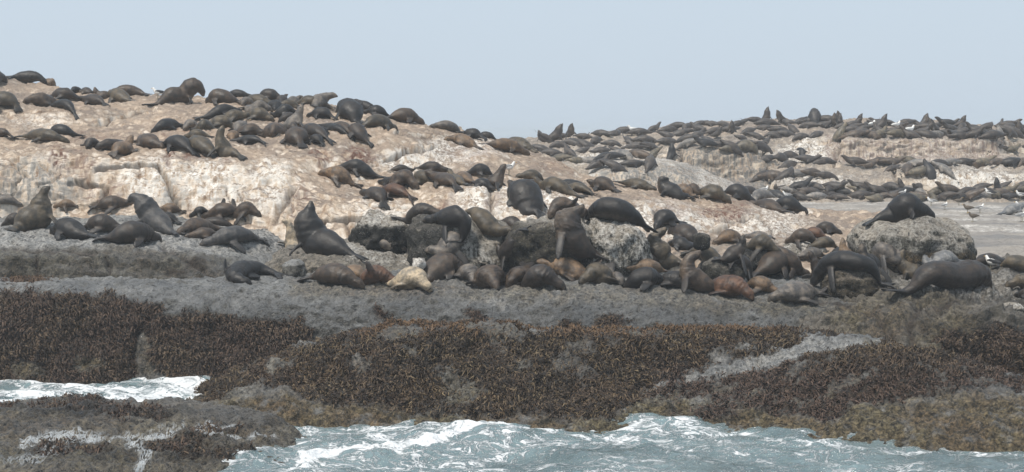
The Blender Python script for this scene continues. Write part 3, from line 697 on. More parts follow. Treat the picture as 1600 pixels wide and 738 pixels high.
def m_b1(P, N, px, py):
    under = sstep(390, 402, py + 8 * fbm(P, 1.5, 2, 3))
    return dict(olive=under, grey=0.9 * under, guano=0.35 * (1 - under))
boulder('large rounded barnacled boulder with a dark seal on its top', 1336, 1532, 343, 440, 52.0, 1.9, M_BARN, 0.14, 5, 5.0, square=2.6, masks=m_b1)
def m_b2(P, N, px, py):
    dark = np.maximum.reduce([blob(px, py, 832, 392, 62, 48), blob(px, py, 800, 380, 30, 40)])
    return dict(grey=1.0 * dark, olive=0.3 * dark, guano=0.9 * (1 - dark) * sstep(380, 350, py), wet=0.4 * dark)
boulder('broad dark-faced boulder with a white top in the middle of the crowd', 788, 930, 342, 440, 50.4, 1.5, M_BARN, 0.22, 5, 9.0, square=2.7, masks=m_b2)
boulder('pale speckled boulder under the sprawled black seal', 905, 1022, 346, 440, 50.8, 1.7, M_BARN, 0.18, 5, 14.0, square=2.6, masks=lambda P, N, px, py: dict(guano=0.8 + 0 * px), tilt=-0.25)
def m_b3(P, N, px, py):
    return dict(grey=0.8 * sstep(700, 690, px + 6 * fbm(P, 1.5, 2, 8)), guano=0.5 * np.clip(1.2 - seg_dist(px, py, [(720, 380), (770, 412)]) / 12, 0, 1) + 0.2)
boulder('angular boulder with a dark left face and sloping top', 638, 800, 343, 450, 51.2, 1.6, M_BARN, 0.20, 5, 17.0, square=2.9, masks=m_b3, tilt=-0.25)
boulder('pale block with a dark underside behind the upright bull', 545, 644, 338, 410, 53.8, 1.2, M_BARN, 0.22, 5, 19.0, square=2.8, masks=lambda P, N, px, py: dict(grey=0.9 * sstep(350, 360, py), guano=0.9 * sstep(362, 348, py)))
boulder('small white stone beside the mottled brown seal', 643, 664, 404, 424, 48.6, 0.25, M_PAN, 0.25, 3, 21.0, masks=lambda P, N, px, py: dict(guano=0.9 + 0 * px))
boulder('small dark barnacled stone behind the right-hand seals', 1084, 1110, 365, 392, 51.0, 0.35, M_BARN, 0.14, 3, 23.0, square=3.5, masks=lambda P, N, px, py: dict(grey=0.8 + 0 * px))
boulder('grey speckled boulder between two upright seals', 1098, 1166, 404, 446, 49.4, 0.6, M_BARN, 0.15, 4, 25.0, masks=lambda P, N, px, py: dict(grey=0.4 + 0 * px))
boulder('low black mussel-covered boulder behind the small upright seal', 1150, 1232, 388, 432, 51.2, 0.8, M_BARN, 0.15, 4, 27.0, masks=lambda P, N, px, py: dict(grey=1.0 + 0 * px))
boulder('pale rough boulder below the trio of seals', 1222, 1296, 380, 418, 53.0, 0.9, M_BARN, 0.14, 4, 29.0, masks=lambda P, N, px, py: dict(guano=0.9 + 0 * px))
boulder('dark shell-crusted boulder under the arched seal', 1288, 1384, 418, 482, 48.6, 0.9, M_BARN, 0.13, 5, 31.0, square=3.0, masks=lambda P, N, px, py: dict(weed=0.5 + 0 * px, olive=0.3 + 0 * px))
boulder('small pale stone at the right edge above the seaweed', 1566, 1602, 474, 500, 46.4, 0.35, M_BARN, 0.13, 3, 33.0, masks=lambda P, N, px, py: dict(guano=0.9 + 0 * px))
boulder('grey rounded rock wedged below the curled dark seal', 440, 475, 408, 440, 49.4, 0.5, M_GREY, 0.13, 4, 35.0)

# --- one search tree over everything solid
off = 0; VV = []; FF = []
for V, F in TERRAIN:
    V = V.reshape(-1, 3)
    F = F if F.shape[1] == 3 else np.concatenate([F[:, :3], F[:, [0, 2, 3]]])
    VV.append(V); FF.append(F + off); off += len(V)
VV = np.concatenate(VV); FF = np.concatenate(FF)
BVH = BVHTree.FromPolygons(VV.tolist(), FF.tolist(), all_triangles=True)
CAMP = Vector((0, 0, CAMZ))

def hit(px, py):
    """ground point seen at a photo pixel; steps down a little when the ray clears a skyline"""
    for k in range(14):
        d = (Vector(at(px, py + 2 * k, 1.0)) - CAMP).normalized()
        loc, nor, i, dist = BVH.ray_cast(CAMP, d)
        if loc is not None:
            return loc, (nor if nor.z > 0 else -nor)
    return None, None

def ground(x, y, z_from=14.0):
    loc, nor, i, dist = BVH.ray_cast(Vector((x, y, z_from)), Vector((0, 0, -1)))
    return (loc.z, nor) if loc is not None else (None, None)

# ------------------------------------------------------------------ the sea
def spread(a, b, ds, far0, far1, n=26):
    mid = np.arange(a, b, ds)
    g = np.geomspace(1, abs(far1 - b) / ds, n)
    up = b + ds * g
    dn = a - ds * np.geomspace(1, abs(a - far0) / ds, n)
    return np.concatenate([dn[::-1], mid, up])
sx = spread(-16, 16, 0.10, -5000, 5000)
sy = spread(27, 47, 0.08, -600, 6000)
X, Yg = np.meshgrid(sx, sy)
P0 = np.stack([X, Yg, 0 * X], -1)
near = sstep(60, 30, np.abs(X)) * sstep(5, 24, Yg) * sstep(75, 48, Yg)
px, py = proj(P0)
px = np.where(Yg > 3, px, -9999); py = np.where(Yg > 3, py, 9999)
z = 0 * X
rw = random.Random(4)
for k in range(16):
    wl_ = rw.uniform(0.7, 5.5); a = rw.uniform(-0.9, 0.9) + (math.pi / 2)
    amp = 0.015 * wl_ ** 0.9
    ph = (X * math.cos(a) + Yg * math.sin(a)) * 2 * math.pi / wl_ + rw.uniform(0, 6.28) + 1.6 * perlin(P0 * 0.35 + k)
    z += amp * (np.abs(np.sin(ph * 0.5)) * -1.6 + 0.8)
for k in range(16):
    wl_ = rw.uniform(0.4, 1.3); a = rw.uniform(-1.1, 1.1) + (math.pi / 2)
    ph = (X * math.cos(a) + Yg * math.sin(a)) * 2 * math.pi / wl_ + rw.uniform(0, 6.28) + 2.5 * perlin(P0 * 0.6 + k * 3)
    z += 0.020 * wl_ * (0.8 - 1.6 * np.abs(np.sin(ph * 0.5)))
z += 0.05 * fbm(P0, 1.2, 4, 4.4) + 0.10 * fbm(P0, 0.35, 2, 8.8)
wpx = px + 16 * fbm(P0, 0.7, 3, 1.1); wpy = py + 7 * fbm(P0, 0.7, 3, 2.2)
crest_d = seg_dist(wpx, wpy, [(470, 702), (540, 694), (610, 692), (680, 684), (730, 668), (770, 664), (800, 668)])
crest = np.exp(-(crest_d / 9.0) ** 2) * near
crest2 = np.exp(-(seg_dist(wpx, wpy, [(1015, 655), (1050, 660), (1090, 664)]) / 7.0) ** 2) * near
crest3 = np.exp(-(seg_dist(wpx, wpy, [(40, 612), (140, 606), (240, 600), (325, 602)]) / 7.0) ** 2) * near
z += (0.13 * crest + 0.03 * crest2 + 0.09 * crest3) * (0.8 + 1.5 * fbm(P0, 2.2, 3, 6.0))
f = 0.45 + 0.22 * fbm(P0, 0.3, 3, 3.3)
f = np.maximum(f, 1.05 * crest); f = np.maximum(f, 0.8 * crest2)
chan = band(wpx, wpy, [(-400, 560), (345, 560)], [(-400, 640), (345, 640)], 8)
f = np.maximum(f, chan * (0.82 + 0.55 * fbm(P0, 0.9, 3, 5.5)))
f = np.maximum(f, 0.9 * crest3)
wline = [(290, 630), (400, 653), (560, 657), (700, 658), (850, 662), (930, 668), (1000, 655), (1080, 658), (1180, 670), (1260, 684), (1350, 693), (1600, 696), (1900, 700)]
f = np.maximum(f, 0.74 * np.exp(-(seg_dist(wpx, wpy, wline) / 8.0) ** 2) * np.where(px > 1300, 0.75, 1))
f = np.maximum(f, 0.60 * band(wpx, wpy, [(430, 655), (640, 655), (960, 662)], [(430, 740), (640, 735), (960, 690)], 18))
f = np.maximum(f, 0.52 * blob(wpx, wpy, 1180, 682, 120, 14)); f = np.maximum(f, 0.45 * blob(wpx, wpy, 900, 690, 60, 8))
f = np.maximum(f, 0.64 * blob(wpx, wpy, 700, 728, 190, 16))
f = np.maximum(f, 0.66 * np.exp(-(seg_dist(wpx, wpy, [(455, 668), (440, 690), (380, 706), (300, 722), (230, 745)]) / 14.0) ** 2))
f = np.maximum(f, 0.60 * np.exp(-(seg_dist(wpx, wpy, [(450, 660), (500, 668), (560, 664)]) / 9.0) ** 2))
f = np.maximum(f, 0.45 * np.exp(-(seg_dist(wpx, wpy, [(800, 680), (900, 690), (1010, 690), (1060, 682)]) / 7.0) ** 2))
f = f * np.maximum(near, 0.15)
me = mesh_from('sea', np.stack([X, Yg, 0.7 * z * near], -1), grid_faces(len(sx), len(sy)))
set_attr(me, 'foam', f); set_attr(me, 'crest', crest)
tag(link('sea', me, M_SEA), 'grey-green sea with white surf', kind='structure')

# ------------------------------------------------------------------ seaweed: loose fronds on the rocks
def fronds(name, rockname, count, seed, label, length=(0.08, 0.20), width=(0.009, 0.018)):
    Q, A = ROCKS[rockname]
    w = np.asarray(A['weed'])
    c = 0.25 * (Q[:-1, :-1] + Q[1:, :-1] + Q[:-1, 1:] + Q[1:, 1:])
    e1 = Q[:-1, 1:] - Q[:-1, :-1]; e2 = Q[1:, :-1] - Q[:-1, :-1]
    cr = np.cross(e1, e2); ar = np.linalg.norm(cr, axis=-1)
    nn = cr / (ar[..., None] + 1e-9)
    wt = (w[:-1, :-1] ** 1.5 * ar * (c[..., 2] > -0.15)).ravel()
    rs = np.random.RandomState(seed)
    ids = rs.choice(len(wt), count, p=wt / wt.sum())
    e1, e2, nn, c = (q.reshape(-1, 3)[ids] for q in (e1, e2, nn, c))
    ww = w[:-1, :-1].ravel()[ids]
    base = c + e1 * (rs.rand(count, 1) - 0.5) + e2 * (rs.rand(count, 1) - 0.5)
    g = np.array([0, 0, -1.0])
    d = g - nn * (nn @ g)[:, None]
    d = d / (np.linalg.norm(d, axis=1, keepdims=True) + 1e-6)
    flow = fbm(base, 0.9, 2, 40.0)
    side = np.cross(nn, d)
    d = d + side * (1.4 * flow + rs.normal(0, 0.55, count))[:, None] + rs.normal(0, 0.25, (count, 3))
    d = d / (np.linalg.norm(d, axis=1, keepdims=True) + 1e-6)
    side = np.cross(nn, d); side /= np.linalg.norm(side, axis=1, keepdims=True) + 1e-9
    clump = 0.75 + 0.7 * np.clip(fbm(base, 2.2, 2, 51.0) + 0.2, -0.4, 1)
    L = rs.uniform(*length, count) * clump * (0.5 + 0.5 * ww); Wd = rs.uniform(*width, count)
    lift = rs.uniform(0.02, 0.14, count) * clump
    rows = []
    for k, (s, h, wk) in enumerate(((0, -0.1, 0.9), (0.5, 1.0, 1.0), (1.0, 0.35, 0.3))):
        ctr = base + d * (L * s)[:, None] + nn * (lift * h)[:, None] + side * (rs.normal(0, 0.022, count) * (k > 0))[:, None]
        tw = nn * (rs.normal(0, 0.5, count))[:, None]
        ax = side + tw
        ax /= np.linalg.norm(ax, axis=1, keepdims=True)
        rows += [ctr - ax * (Wd * wk)[:, None], ctr + ax * (Wd * wk)[:, None]]
    V = np.stack(rows, 1)                                    # count x 6 x 3
    q = np.array([[0, 1, 3, 2], [2, 3, 5, 4]])
    F = (np.arange(count)[:, None, None] * 6 + q[None]).reshape(-1, 4)
    me = mesh_from(name, V, F)
    px, py = proj(base)
    if rockname == 'weed_rock':
        ed = py - curve(CREST, px)
        org = np.clip(1.1 - ed / (12 + 8 * fbm(base, 0.8, 2, 3)), 0, 1) * (px > 560) * (px < 1220)
        org = np.maximum(org, 0.2 * np.clip(fbm(base, 0.8, 3, 9) * 2.2, 0, 1))
        pur = np.clip(sstep(980, 1060, px) * sstep(540, 600, py) + 0.35 * np.clip(fbm(base, 0.6, 2, 19) * 2.5, 0, 1), 0, 1)
    else:
        org = 0.18 * np.clip(fbm(base, 0.8, 3, 9) * 2.5, 0, 1); pur = 0.5 + 0.4 * np.clip(fbm(base, 0.6, 2, 19) * 2.5, 0, 1)
        org = np.maximum(org, 0.9 * (py < 446))
    set_attr(me, 'orange', np.repeat(org, 6)); set_attr(me, 'purple', np.repeat(pur, 6))
    tag(link(name, me, M_WEED), label, 'seaweed', kind='stuff')
fronds('seaweed', 'weed_rock', 92000, 1, 'brown seaweed covering the long rock above the surf')
fronds('seaweed', 'rock_slab', 36000, 2, 'dark seaweed hanging down the face of the grey slab')
fronds('seaweed', 'rock_shelf', 7000, 3, 'dark seaweed on the rock shelf at the right edge')
fronds('seaweed', 'wet_rock', 3500, 4, 'flat brown seaweed strips on the low wet rock', (0.05, 0.10), (0.010, 0.018))

# ------------------------------------------------------------------ sea haze
bm = bmesh.new(); bmesh.ops.create_cube(bm, size=1.0)
me = bpy.data.meshes.new('haze'); bm.to_mesh(me); bm.free()
hz = link('haze', me)
hz.scale = (10400, 6900, 13.5); hz.location = (0, 2750, -2.2 + 6.75)
hm = bpy.data.materials.new('sea_haze'); hm.use_nodes = True
hm.node_tree.nodes.clear()
ho = hm.node_tree.nodes.new('ShaderNodeOutputMaterial'); hv = hm.node_tree.nodes.new('ShaderNodeVolumePrincipled')
hv.inputs['Color'].default_value = (0.90, 0.95, 1.0, 1); hv.inputs['Density'].default_value = 0.0009
hv.inputs['Anisotropy'].default_value = 0.2
hm.node_tree.links.new(hv.outputs[0], ho.inputs['Volume'])
me.materials.append(hm)
tag(hz, 'thin sea haze over the island', 'haze', kind='stuff')

# ------------------------------------------------------------------ seals
FUR = dict(K=(0.013, 0.012, 0.012), D=(0.030, 0.024, 0.020), B=(0.052, 0.039, 0.029), O=(0.068, 0.058, 0.041), T=(0.128, 0.092, 0.060),
           G=(0.115, 0.108, 0.10), P=(0.34, 0.30, 0.23), U=(0.080, 0.044, 0.027), S=(0.17, 0.185, 0.20), W=(0.05, 0.052, 0.055))
PROF_T = np.array([0, .05, .12, .21, .32, .44, .57, .66, .73, .78, .82, .855, .885, .915, .94, .962, .985, 1.0])
PROF_R = np.array([.20, .28, .42, .68, .90, 1.0, 1.02, .93, .78, .64, .53, .455, .45, .455, .40, .29, .235, .13])

def smooth_path(pts, n):
    pts = np.asarray(pts, float)
    T = np.concatenate([[0], np.cumsum(np.maximum(np.linalg.norm(np.diff(pts, axis=0), axis=1), 1e-3))])
    k = len(pts)
    if k == 2:
        return pts[0] + (pts[1] - pts[0]) * np.linspace(0, 1, n)[:, None]
    # Catmull-Rom on chord length
    m = np.zeros_like(pts)
    m[1:-1] = (pts[2:] - pts[:-2]) / (T[2:] - T[:-2])[:, None]
    m[0] = (pts[1] - pts[0]) / (T[1] - T[0]); m[-1] = (pts[-1] - pts[-2]) / (T[-1] - T[-2])
    x = np.linspace(0, T[-1], n)
    i = np.clip(np.searchsorted(T, x, 'right') - 1, 0, k - 2)
    h = (T[i + 1] - T[i])[:, None]; t = ((x - T[i])[:, None]) / h
    return ((2 * t**3 - 3 * t**2 + 1) * pts[i] + (t**3 - 2 * t**2 + t) * h * m[i] + (-2 * t**3 + 3 * t**2) * pts[i + 1] + (t**3 - t**2) * h * m[i + 1])

def frames(C, up0):
    T = np.gradient(C, axis=0); T /= np.linalg.norm(T, axis=1, keepdims=True) + 1e-9
    U = np.zeros_like(C)
    u = np.asarray(up0, float)
    for i in range(len(C)):
        u = u - T[i] * (u @ T[i]); u = u / (np.linalg.norm(u) + 1e-9)
        U[i] = u
        # relax towards the sky so the back stays on top where the body is level
        lvl = 1 - abs(T[i][2])
        w = np.array([0, 0, 1.0]) - T[i] * T[i][2]
        if np.linalg.norm(w) > 0.3:
            u = u * (1 - 0.25 * lvl) + 0.25 * lvl * w / np.linalg.norm(w)
    return T, U, np.cross(T, U)

def tube(rings):
    """rings: list of (k,3) loops -> closed tube V,F (quads and end fans as quads)"""
    n, k = len(rings), len(rings[0])
    V = np.concatenate([np.concatenate(rings), [np.mean(rings[0], 0)], [np.mean(rings[-1], 0)]])
    F = [tuple(x) for x in grid_faces(k, n, 0, True)]
    a, b = n * k, n * k + 1
    F += [(a, (j + 1) % k, j) for j in range(k)]
    F += [(b, (n - 1) * k + j, (n - 1) * k + (j + 1) % k) for j in range(k)]
    return V, F

def paddle(p0, p1, p2, wide, w_prof, th, nseg=8):
    """flat flipper along a bent path p0-p1-p2; wide: direction of its width"""
    s = np.linspace(0, 1, nseg)[:, None]
    C = (1 - s)**2 * p0 + 2 * s * (1 - s) * p1 + s**2 * p2
    T = np.gradient(C, axis=0); T /= np.linalg.norm(T, axis=1, keepdims=True) + 1e-9
    rings = []
    ang = np.linspace(0, 2 * np.pi, 10, endpoint=False)
    for i in range(nseg):
        wv = wide - T[i] * (wide @ T[i]); wv = wv / (np.linalg.norm(wv) + 1e-9)
        nv = np.cross(T[i], wv)
        q = i / (nseg - 1)
        w = np.interp(q, [0, .25, .6, .85, 1], w_prof); t = th * np.interp(q, [0, .5, 1], [1.5, 1.0, 0.6])
        rings.append(C[i] + np.outer(np.cos(ang), wv) * w + np.outer(np.sin(ang), nv) * t)
    return tube(rings)

def seal_shape(C, R, gnd, rs, upright=False, fore=True, raise_fl=0, flat=True, bull=False, spread_hind=0.5, fl_out=0.6):
    """C: spine from hind flipper tips to nose; R: chest radius (m); gnd(x,y)->z. Returns V,F and spine data"""
    NS = 54
    C = smooth_path(C, NS)
    L = np.linalg.norm(np.diff(C, axis=0), axis=1).sum()
    tt = np.linspace(0, 1, NS)
    tr = np.clip((tt - 0.13) / 0.87, 0, 1)
    hs = float(np.clip(R / 0.28, 0.72, 1.22)) * (1.12 if bull else 1.0)               # head size
    dn = (1 - tt) * L                                                                  # distance from the nose
    HL = min(0.34 * hs, 0.3 * L)
    q = np.clip((tt - 0.13) * L / (0.87 * L - HL), 0, 1)
    nk = max(0.135 * hs / R, 0.40)
    trunk = R * np.interp(q, [0, .06, .15, .27, .40, .55, .68, .80, .90, 1.0],
                          [.20, .30, .46, .73, .93, 1.02, 1.0, .98 if bull else .84, .90 if bull else .63, nk * (1.55 if bull else 1.0)])
    head = hs * np.interp(dn / HL * 0.34, [0, .02, .06, .10, .145, .20, .26, .34], [.026, .052, .070, .082, .112, .128, .145 if bull else .126, nk * R / hs * (1.55 if bull else 1.0)])
    prof = np.where(dn < HL, head, trunk) / R
    T, U, S = frames(C, (0, 0, 1))
    keep = np.where(tt >= 0.13)[0]
    ang = np.linspace(0, 2 * np.pi, 20, endpoint=False)
    rings = []; rad = []
    ph = rs.uniform(0, 6.28, 4)
    for i in keep:
        r = R * prof[i] * (1 + 0.025 * math.sin(9 * tr[i] * 3 + ph[0]))
        if 0.72 < q[i] < 0.99: r *= 1 + 0.03 * math.sin(q[i] * 90 + ph[1])                # folds of the neck
        ca, sa = np.cos(ang), np.sin(ang)
        wf, hf = (1.13, 0.92) if (flat and not upright) else (1.03, 1.0)
        if dn[i] < HL * 1.3: wf, hf = 1.0, 1.0
        low = np.where(sa < 0, 0.86 if (flat and q[i] < 0.85) else 1.0, 1.0)
        P = C[i] + np.outer(ca * wf * r, S[i]) + np.outer(sa * hf * r * low, U[i])
        if dn[i] < 0.26 * hs:                                                              # forehead above the muzzle
            P = P + U[i] * hs * 0.022 * math.sin(math.pi * dn[i] / (0.26 * hs))
        rings.append(P); rad.append(r)
    parts = [tube(rings)]
    ie = int(np.argmin(np.abs(dn - 0.22 * hs)))
    for s in (-1, 1):                                                                         # ears
        b = C[ie] + S[ie] * s * R * prof[ie] * 0.85 + U[ie] * R * prof[ie] * 0.35
        parts.append(paddle(b, b + S[ie] * s * 0.03 - T[ie] * 0.03, b + S[ie] * s * 0.035 - T[ie] * 0.09, U[ie], np.array([.022, .022, .02, .016, .008]), 0.018, 5))
    k0 = keep[0]
    sc = np.clip(R / 0.25, 0.6, 1.35)
    # hind flippers
    for s in (-1, 1):
        dirv = C[0] - C[k0]; ln = max(np.linalg.norm(dirv), 0.22 * sc)
        dirv = dirv / (np.linalg.norm(dirv) + 1e-9)
        sd = np.cross(dirv, U[k0]); sd /= np.linalg.norm(sd) + 1e-9
        a = s * spread_hind * (0.55 + 0.45 * rs.rand())
        dv = dirv * math.cos(a) + sd * math.sin(a)
        p0 = C[k0 + 1] + sd * s * 0.05 * sc; p2 = C[k0] + dv * ln * 1.2 + sd * s * 0.03; p1 = C[k0] + dv * ln * 0.5 + U[k0] * 0.03
        g = gnd(p2[0], p2[1])
        if g is not None and abs(p2[2] - g) < 0.35: p2[2] = max(p2[2] if upright else g + 0.03, g + 0.03)
        parts.append(paddle(p0, p1, p2, sd, np.array([.075, .085, .10, .10, .05]) * sc, 0.03 * sc))
    # fore flippers
    if fore:
        i = int(np.argmin(np.abs(q - 0.70))); r = R * prof[i]
        for s in (-1, 1):
            root = C[i] + S[i] * s * r * 0.72 - U[i] * r * 0.40
            back = -T[i] * np.array([1, 1, 0.2])
            if upright: back = np.array([S[i][0] * s, S[i][1] * s, 0]) * 0.4 + np.array([U[i][0], U[i][1], 0]) * -0.35
            ln = 0.46 * sc * rs.uniform(0.85, 1.1)
            if raise_fl == s:
                tip = root + (U[i] * 0.9 + S[i] * s * 0.3 - T[i] * 0.35) * ln; mid = root + (U[i] * 0.5 + S[i] * s * 0.5) * ln * 0.6
            else:
                tip = root + (S[i] * s * fl_out + back * (0.9 - 0.4 * fl_out)) * ln
                g = gnd(tip[0], tip[1])
                if g is not None: tip[2] = np.clip(g + 0.03, root[2] - 0.6 * sc, root[2] + 0.15)
                mid = root * 0.5 + tip * 0.5 + S[i] * s * 0.08 * sc + np.array([0, 0, 0.06])
            parts.append(paddle(root, mid, tip, T[i] if not upright else U[i] * 1.0 + T[i] * 0.2, np.array([.095, .10, .105, .085, .03]) * sc, 0.034 * sc))
    # ears and eyes are too small to model apart; cheeks stay on the head
    V = []; F = []; off = 0
    for v, f in parts:
        V.append(v); F += [tuple(j + off for j in q) for q in f]; off += len(v)
    return np.concatenate(V), F, dict(C=C[keep], r=np.array(rad), U=U[keep], S=S[keep], t=tr[keep], L=L, d=dn[keep] / hs, HL=HL / hs)

PENDING = []
def seal_object(V, F, info, color, loc, label=None, group=None, voxel=0.026):
    loc = np.asarray(loc, float)
    me = bpy.data.meshes.new('seal'); me.from_pydata((V - loc).tolist(), [], F)
    o = bpy.data.objects.new('seal', me); COL.objects.link(o)
    o.location = loc
    o.color = (*color, 1)
    md = o.modifiers.new('fuse', 'REMESH'); md.mode = 'VOXEL'; md.voxel_size = voxel; md.use_smooth_shade = True
    sm = o.modifiers.new('ease', 'SMOOTH'); sm.factor = 0.5; sm.iterations = 3
    if label: tag(o, label, 'seal', group)
    PENDING.append((o, info, loc))
    return o

def finish_seals():
    bpy.context.view_layer.update()
    dg = bpy.context.evaluated_depsgraph_get()
    tris = 0
    for o, info, loc in PENDING:
        me = bpy.data.meshes.new_from_object(o.evaluated_get(dg))
        me.name = 'seal'
        o.modifiers.clear()
        old = o.data; o.data = me; bpy.data.meshes.remove(old)
        n = len(me.vertices)
        co = np.empty(n * 3, np.float32); me.vertices.foreach_get('co', co); co = co.reshape(-1, 3) + loc
        C = info['C']
        d2 = ((co[:, None, :] - C[None]) ** 2).sum(-1)
        j = d2.argmin(1); dist = np.sqrt(d2[np.arange(n), j])
        rel = co - C[j]
        u = (rel * info['U'][j]).sum(1) / (info['r'][j] + 1e-6); sdv = (rel * info['S'][j]).sum(1) / (info['r'][j] + 1e-6)
        t = info['t'][j]; dd = info['d'][j]
        dark = sstep(1.15, 1.45, dist / (info['r'][j] + 1e-6)) * 0.75 * (dd > 0.4)
        dark = np.maximum(dark, 0.9 * sstep(0.045, 0.02, dd))
        eye = sstep(0.5, 0.25, np.hypot((dd - 0.135) / 0.05, (np.abs(sdv) - 0.70) / 0.7)) * (u > 0.1) * (u < 0.8)
        dark = np.maximum(dark, 0.95 * eye)
        pale = np.clip(sstep(-0.1, -0.8, u) * 0.7 * (t > 0.3) + 0.75 * sstep(0.17, 0.10, dd) * (u < 0.6), 0, 1) * (1 - dark)
        nv = np.empty(n * 3, np.float32); me.vertices.foreach_get('normal', nv); nv = nv.reshape(-1, 3)
        body = (dist < 1.25 * info['r'][j]) * sstep(0.25, 0.4, dd)
        seed = float(loc[0] % 7)
        fold = np.sin(2 * np.pi * t * info['L'] / 0.085 + 5 * perlin(co * 3 + seed)) * sstep(0.85, 0.65, dd) * sstep(0.28, 0.36, dd)
        dsp = body * (0.008 * fbm(co, 3.5, 2, seed) + 0.002 * fbm(co, 9.0, 2, seed + 3) + 0.006 * fold) * np.clip(info['r'].max() / 0.25, 0.5, 1.4)
        me.vertices.foreach_set('co', np.ascontiguousarray(co - loc + nv * dsp[:, None], np.float32).ravel())
        for nm, v in (('dark', dark), ('pale', pale)): set_attr(me, nm, v)
        me.materials.clear(); me.materials.append(M_SEAL)
        me.polygons.foreach_set('use_smooth', np.ones(len(me.polygons), bool))
        tris += 2 * len(me.polygons)
    print('SEALS', len(PENDING), 'tris', tris)
    PENDING.clear()

def gz(x, y):
    return ground(x, y)[0]

def seal(label, col, R, pts, up=0, bull=False, raise_fl=0, fore=True, out=0.6, hind=0.5, group='seals hauled out on the near rocks', face=0.0, span=1.5):
    """pts: photo pixels of the body's middle line from hind flippers to nose; the last `up` points are off the ground.
    Each ground point is dropped on the rock the photo shows under it, so the body lies along the rock in depth."""
    R = R * 1.14
    rs = np.random.RandomState(abs(hash_str(label)) % (2**31))
    n = len(pts); ng = max(1, n - up)
    tq = np.linspace(0, 1, n)
    rpx = R * np.interp(np.clip((tq - 0.13) / 0.87, 0, 1), PROF_T, PROF_R)
    G = []
    for k in range(ng):
        h, nr = hit(pts[k][0], pts[k][1] + 0.82 * rpx[k])
        if h is None: h = G[-1] if G else Vector(at(pts[k][0], pts[k][1], 60))
        G.append(h)
    D = np.array([h.y for h in G])
    med = float(np.median(D))
    D = np.clip(D, med - span * 0.5, med + span * 0.5)
    if ng >= 3: D = np.convolve(np.pad(D, 1, mode='edge'), [0.25, 0.5, 0.25], 'valid')
    C = []
    for k in range(n):
        Y = D[min(k, ng - 1)] - (face * (k - ng + 1) / max(up, 1) if k >= ng else 0)
        p = at(pts[k][0], pts[k][1], Y)
        if k < ng:
            r = rpx[k] * Y / FPX
            z = gz(p[0], p[1])
            if z is not None and abs(z + 0.80 * r - p[2]) < 0.45: p[2] = z + 0.80 * r
        C.append(p)
    C = np.array(C)
    Rm = R * float(np.mean(D)) / FPX
    L = np.linalg.norm(np.diff(C, axis=0), axis=1).sum()
    if up == 0:
        dv = C[-1] - C[-2]; C[-1] = C[-1] + dv / (np.linalg.norm(dv) + 1e-6) * 0.10
    need = 5.2 * Rm - L
    if need > 0.15:                                    # seen end-on: the hidden rest of the body runs back over the rock
        dv = C[0] - C[1]; dv[2] = 0
        dv[1] += 0.25 * max(abs(dv[0]), 0.3) + 0.2
        dv /= np.linalg.norm(dv)
        ext = []
        for q in (1.0, 0.5):
            e = C[0] + dv * need * q
            z = gz(e[0], e[1])
            e[2] = C[0][2] if z is None else np.clip(z + 0.5 * Rm * (1.1 - q), C[0][2] - 0.8, C[0][2] + 0.5)
            ext.append(e)
        C = np.concatenate([ext, C])
    V, F, info = seal_shape(C, Rm, gz, rs, upright=up >= 2, fore=fore, raise_fl=raise_fl, bull=bull, fl_out=out, spread_hind=hind)
    z0 = V[:, 2].min()
    c = C[:ng].mean(0)
    LOG.append((label, round(float(info['L']), 2), round(Rm, 2)))
    v = rs.uniform(0.85, 1.18)
    o = seal_object(V, F, info, tuple(min(0.6, x * v) for x in FUR[col]), (c[0], c[1], z0), label, group, 0.033 if c[1] < 51.0 else (0.042 if c[1] < 58 else 0.054))
    return o
LOG = []
def hash_str(s):
    h = 7
    for ch in s: h = (h * 131 + ord(ch)) % 2147483647
    return h

# --- top left, against the sky
S = seal
S('dark seal lying at the left edge on the topmost rock', 'D', 11, [(-34, 130), (-16, 124), (0, 122), (9, 124)])
S('dark seal half hidden at the left edge, behind another on the topmost rock', 'K', 8, [(-30, 117), (-12, 113), (6, 110)])
S('large dark seal stretched along the skyline at top left', 'K', 9.5, [(10, 124), (26, 119), (46, 118), (62, 121), (70, 124)], fore=False)
S('tan-faced seal at the end of the topmost rock', 'T', 8, [(78, 121), (82, 124), (77, 127)])
S('grey-brown seal at the left edge with one flipper hanging over the rock', 'O', 12, [(28, 176), (26, 166), (17, 158), (2, 156), (-14, 159)])
S('brown seal curled below the topmost rock', 'B', 12, [(87, 161), (72, 155), (52, 154), (38, 160)])
S('dark seal whose long hind flippers hang down the rock at upper left', 'K', 7, [(121, 191), (116, 177), (105, 165), (90, 158), (78, 155)], hind=0.25, fore=False)
S('long dark brown seal lying above the hanging flippers at upper left', 'D', 9, [(76, 149), (93, 149), (108, 150), (124, 155)])
S('dark brown seal sprawled with flipper toward the gully at upper left', 'D', 9, [(168, 170), (157, 158), (142, 152), (124, 153)])
S('small dark round-backed seal on the upper left skyline, left of its neighbour', 'K', 6.5, [(121, 139), (116, 140), (112, 142)])
S('dark seal between two raised heads on the upper left skyline', 'D', 6, [(140, 142), (132, 140), (125, 142)])
S('seal holding its round head up on the upper left skyline', 'B', 8, [(163, 151), (155, 148), (149, 142), (147, 135)], up=2)
S('olive-brown seal lying with its tail in the gully at upper left', 'O', 10, [(213, 171), (203, 163), (191, 151), (178, 145), (164, 148)])
S('long smooth grey-brown seal on the skyline left of the lone gull', 'B', 8.5, [(234, 151), (216, 143), (195, 139), (170, 141)], fore=False)
S('seal at the left edge on the pale terrace, only its rear showing', 'B', 8, [(24, 215), (8, 213), (-18, 212)])
S('long olive seal lying on the pale terrace at far left', 'O', 10, [(18, 214), (40, 211), (62, 211), (84, 216), (106, 221)])
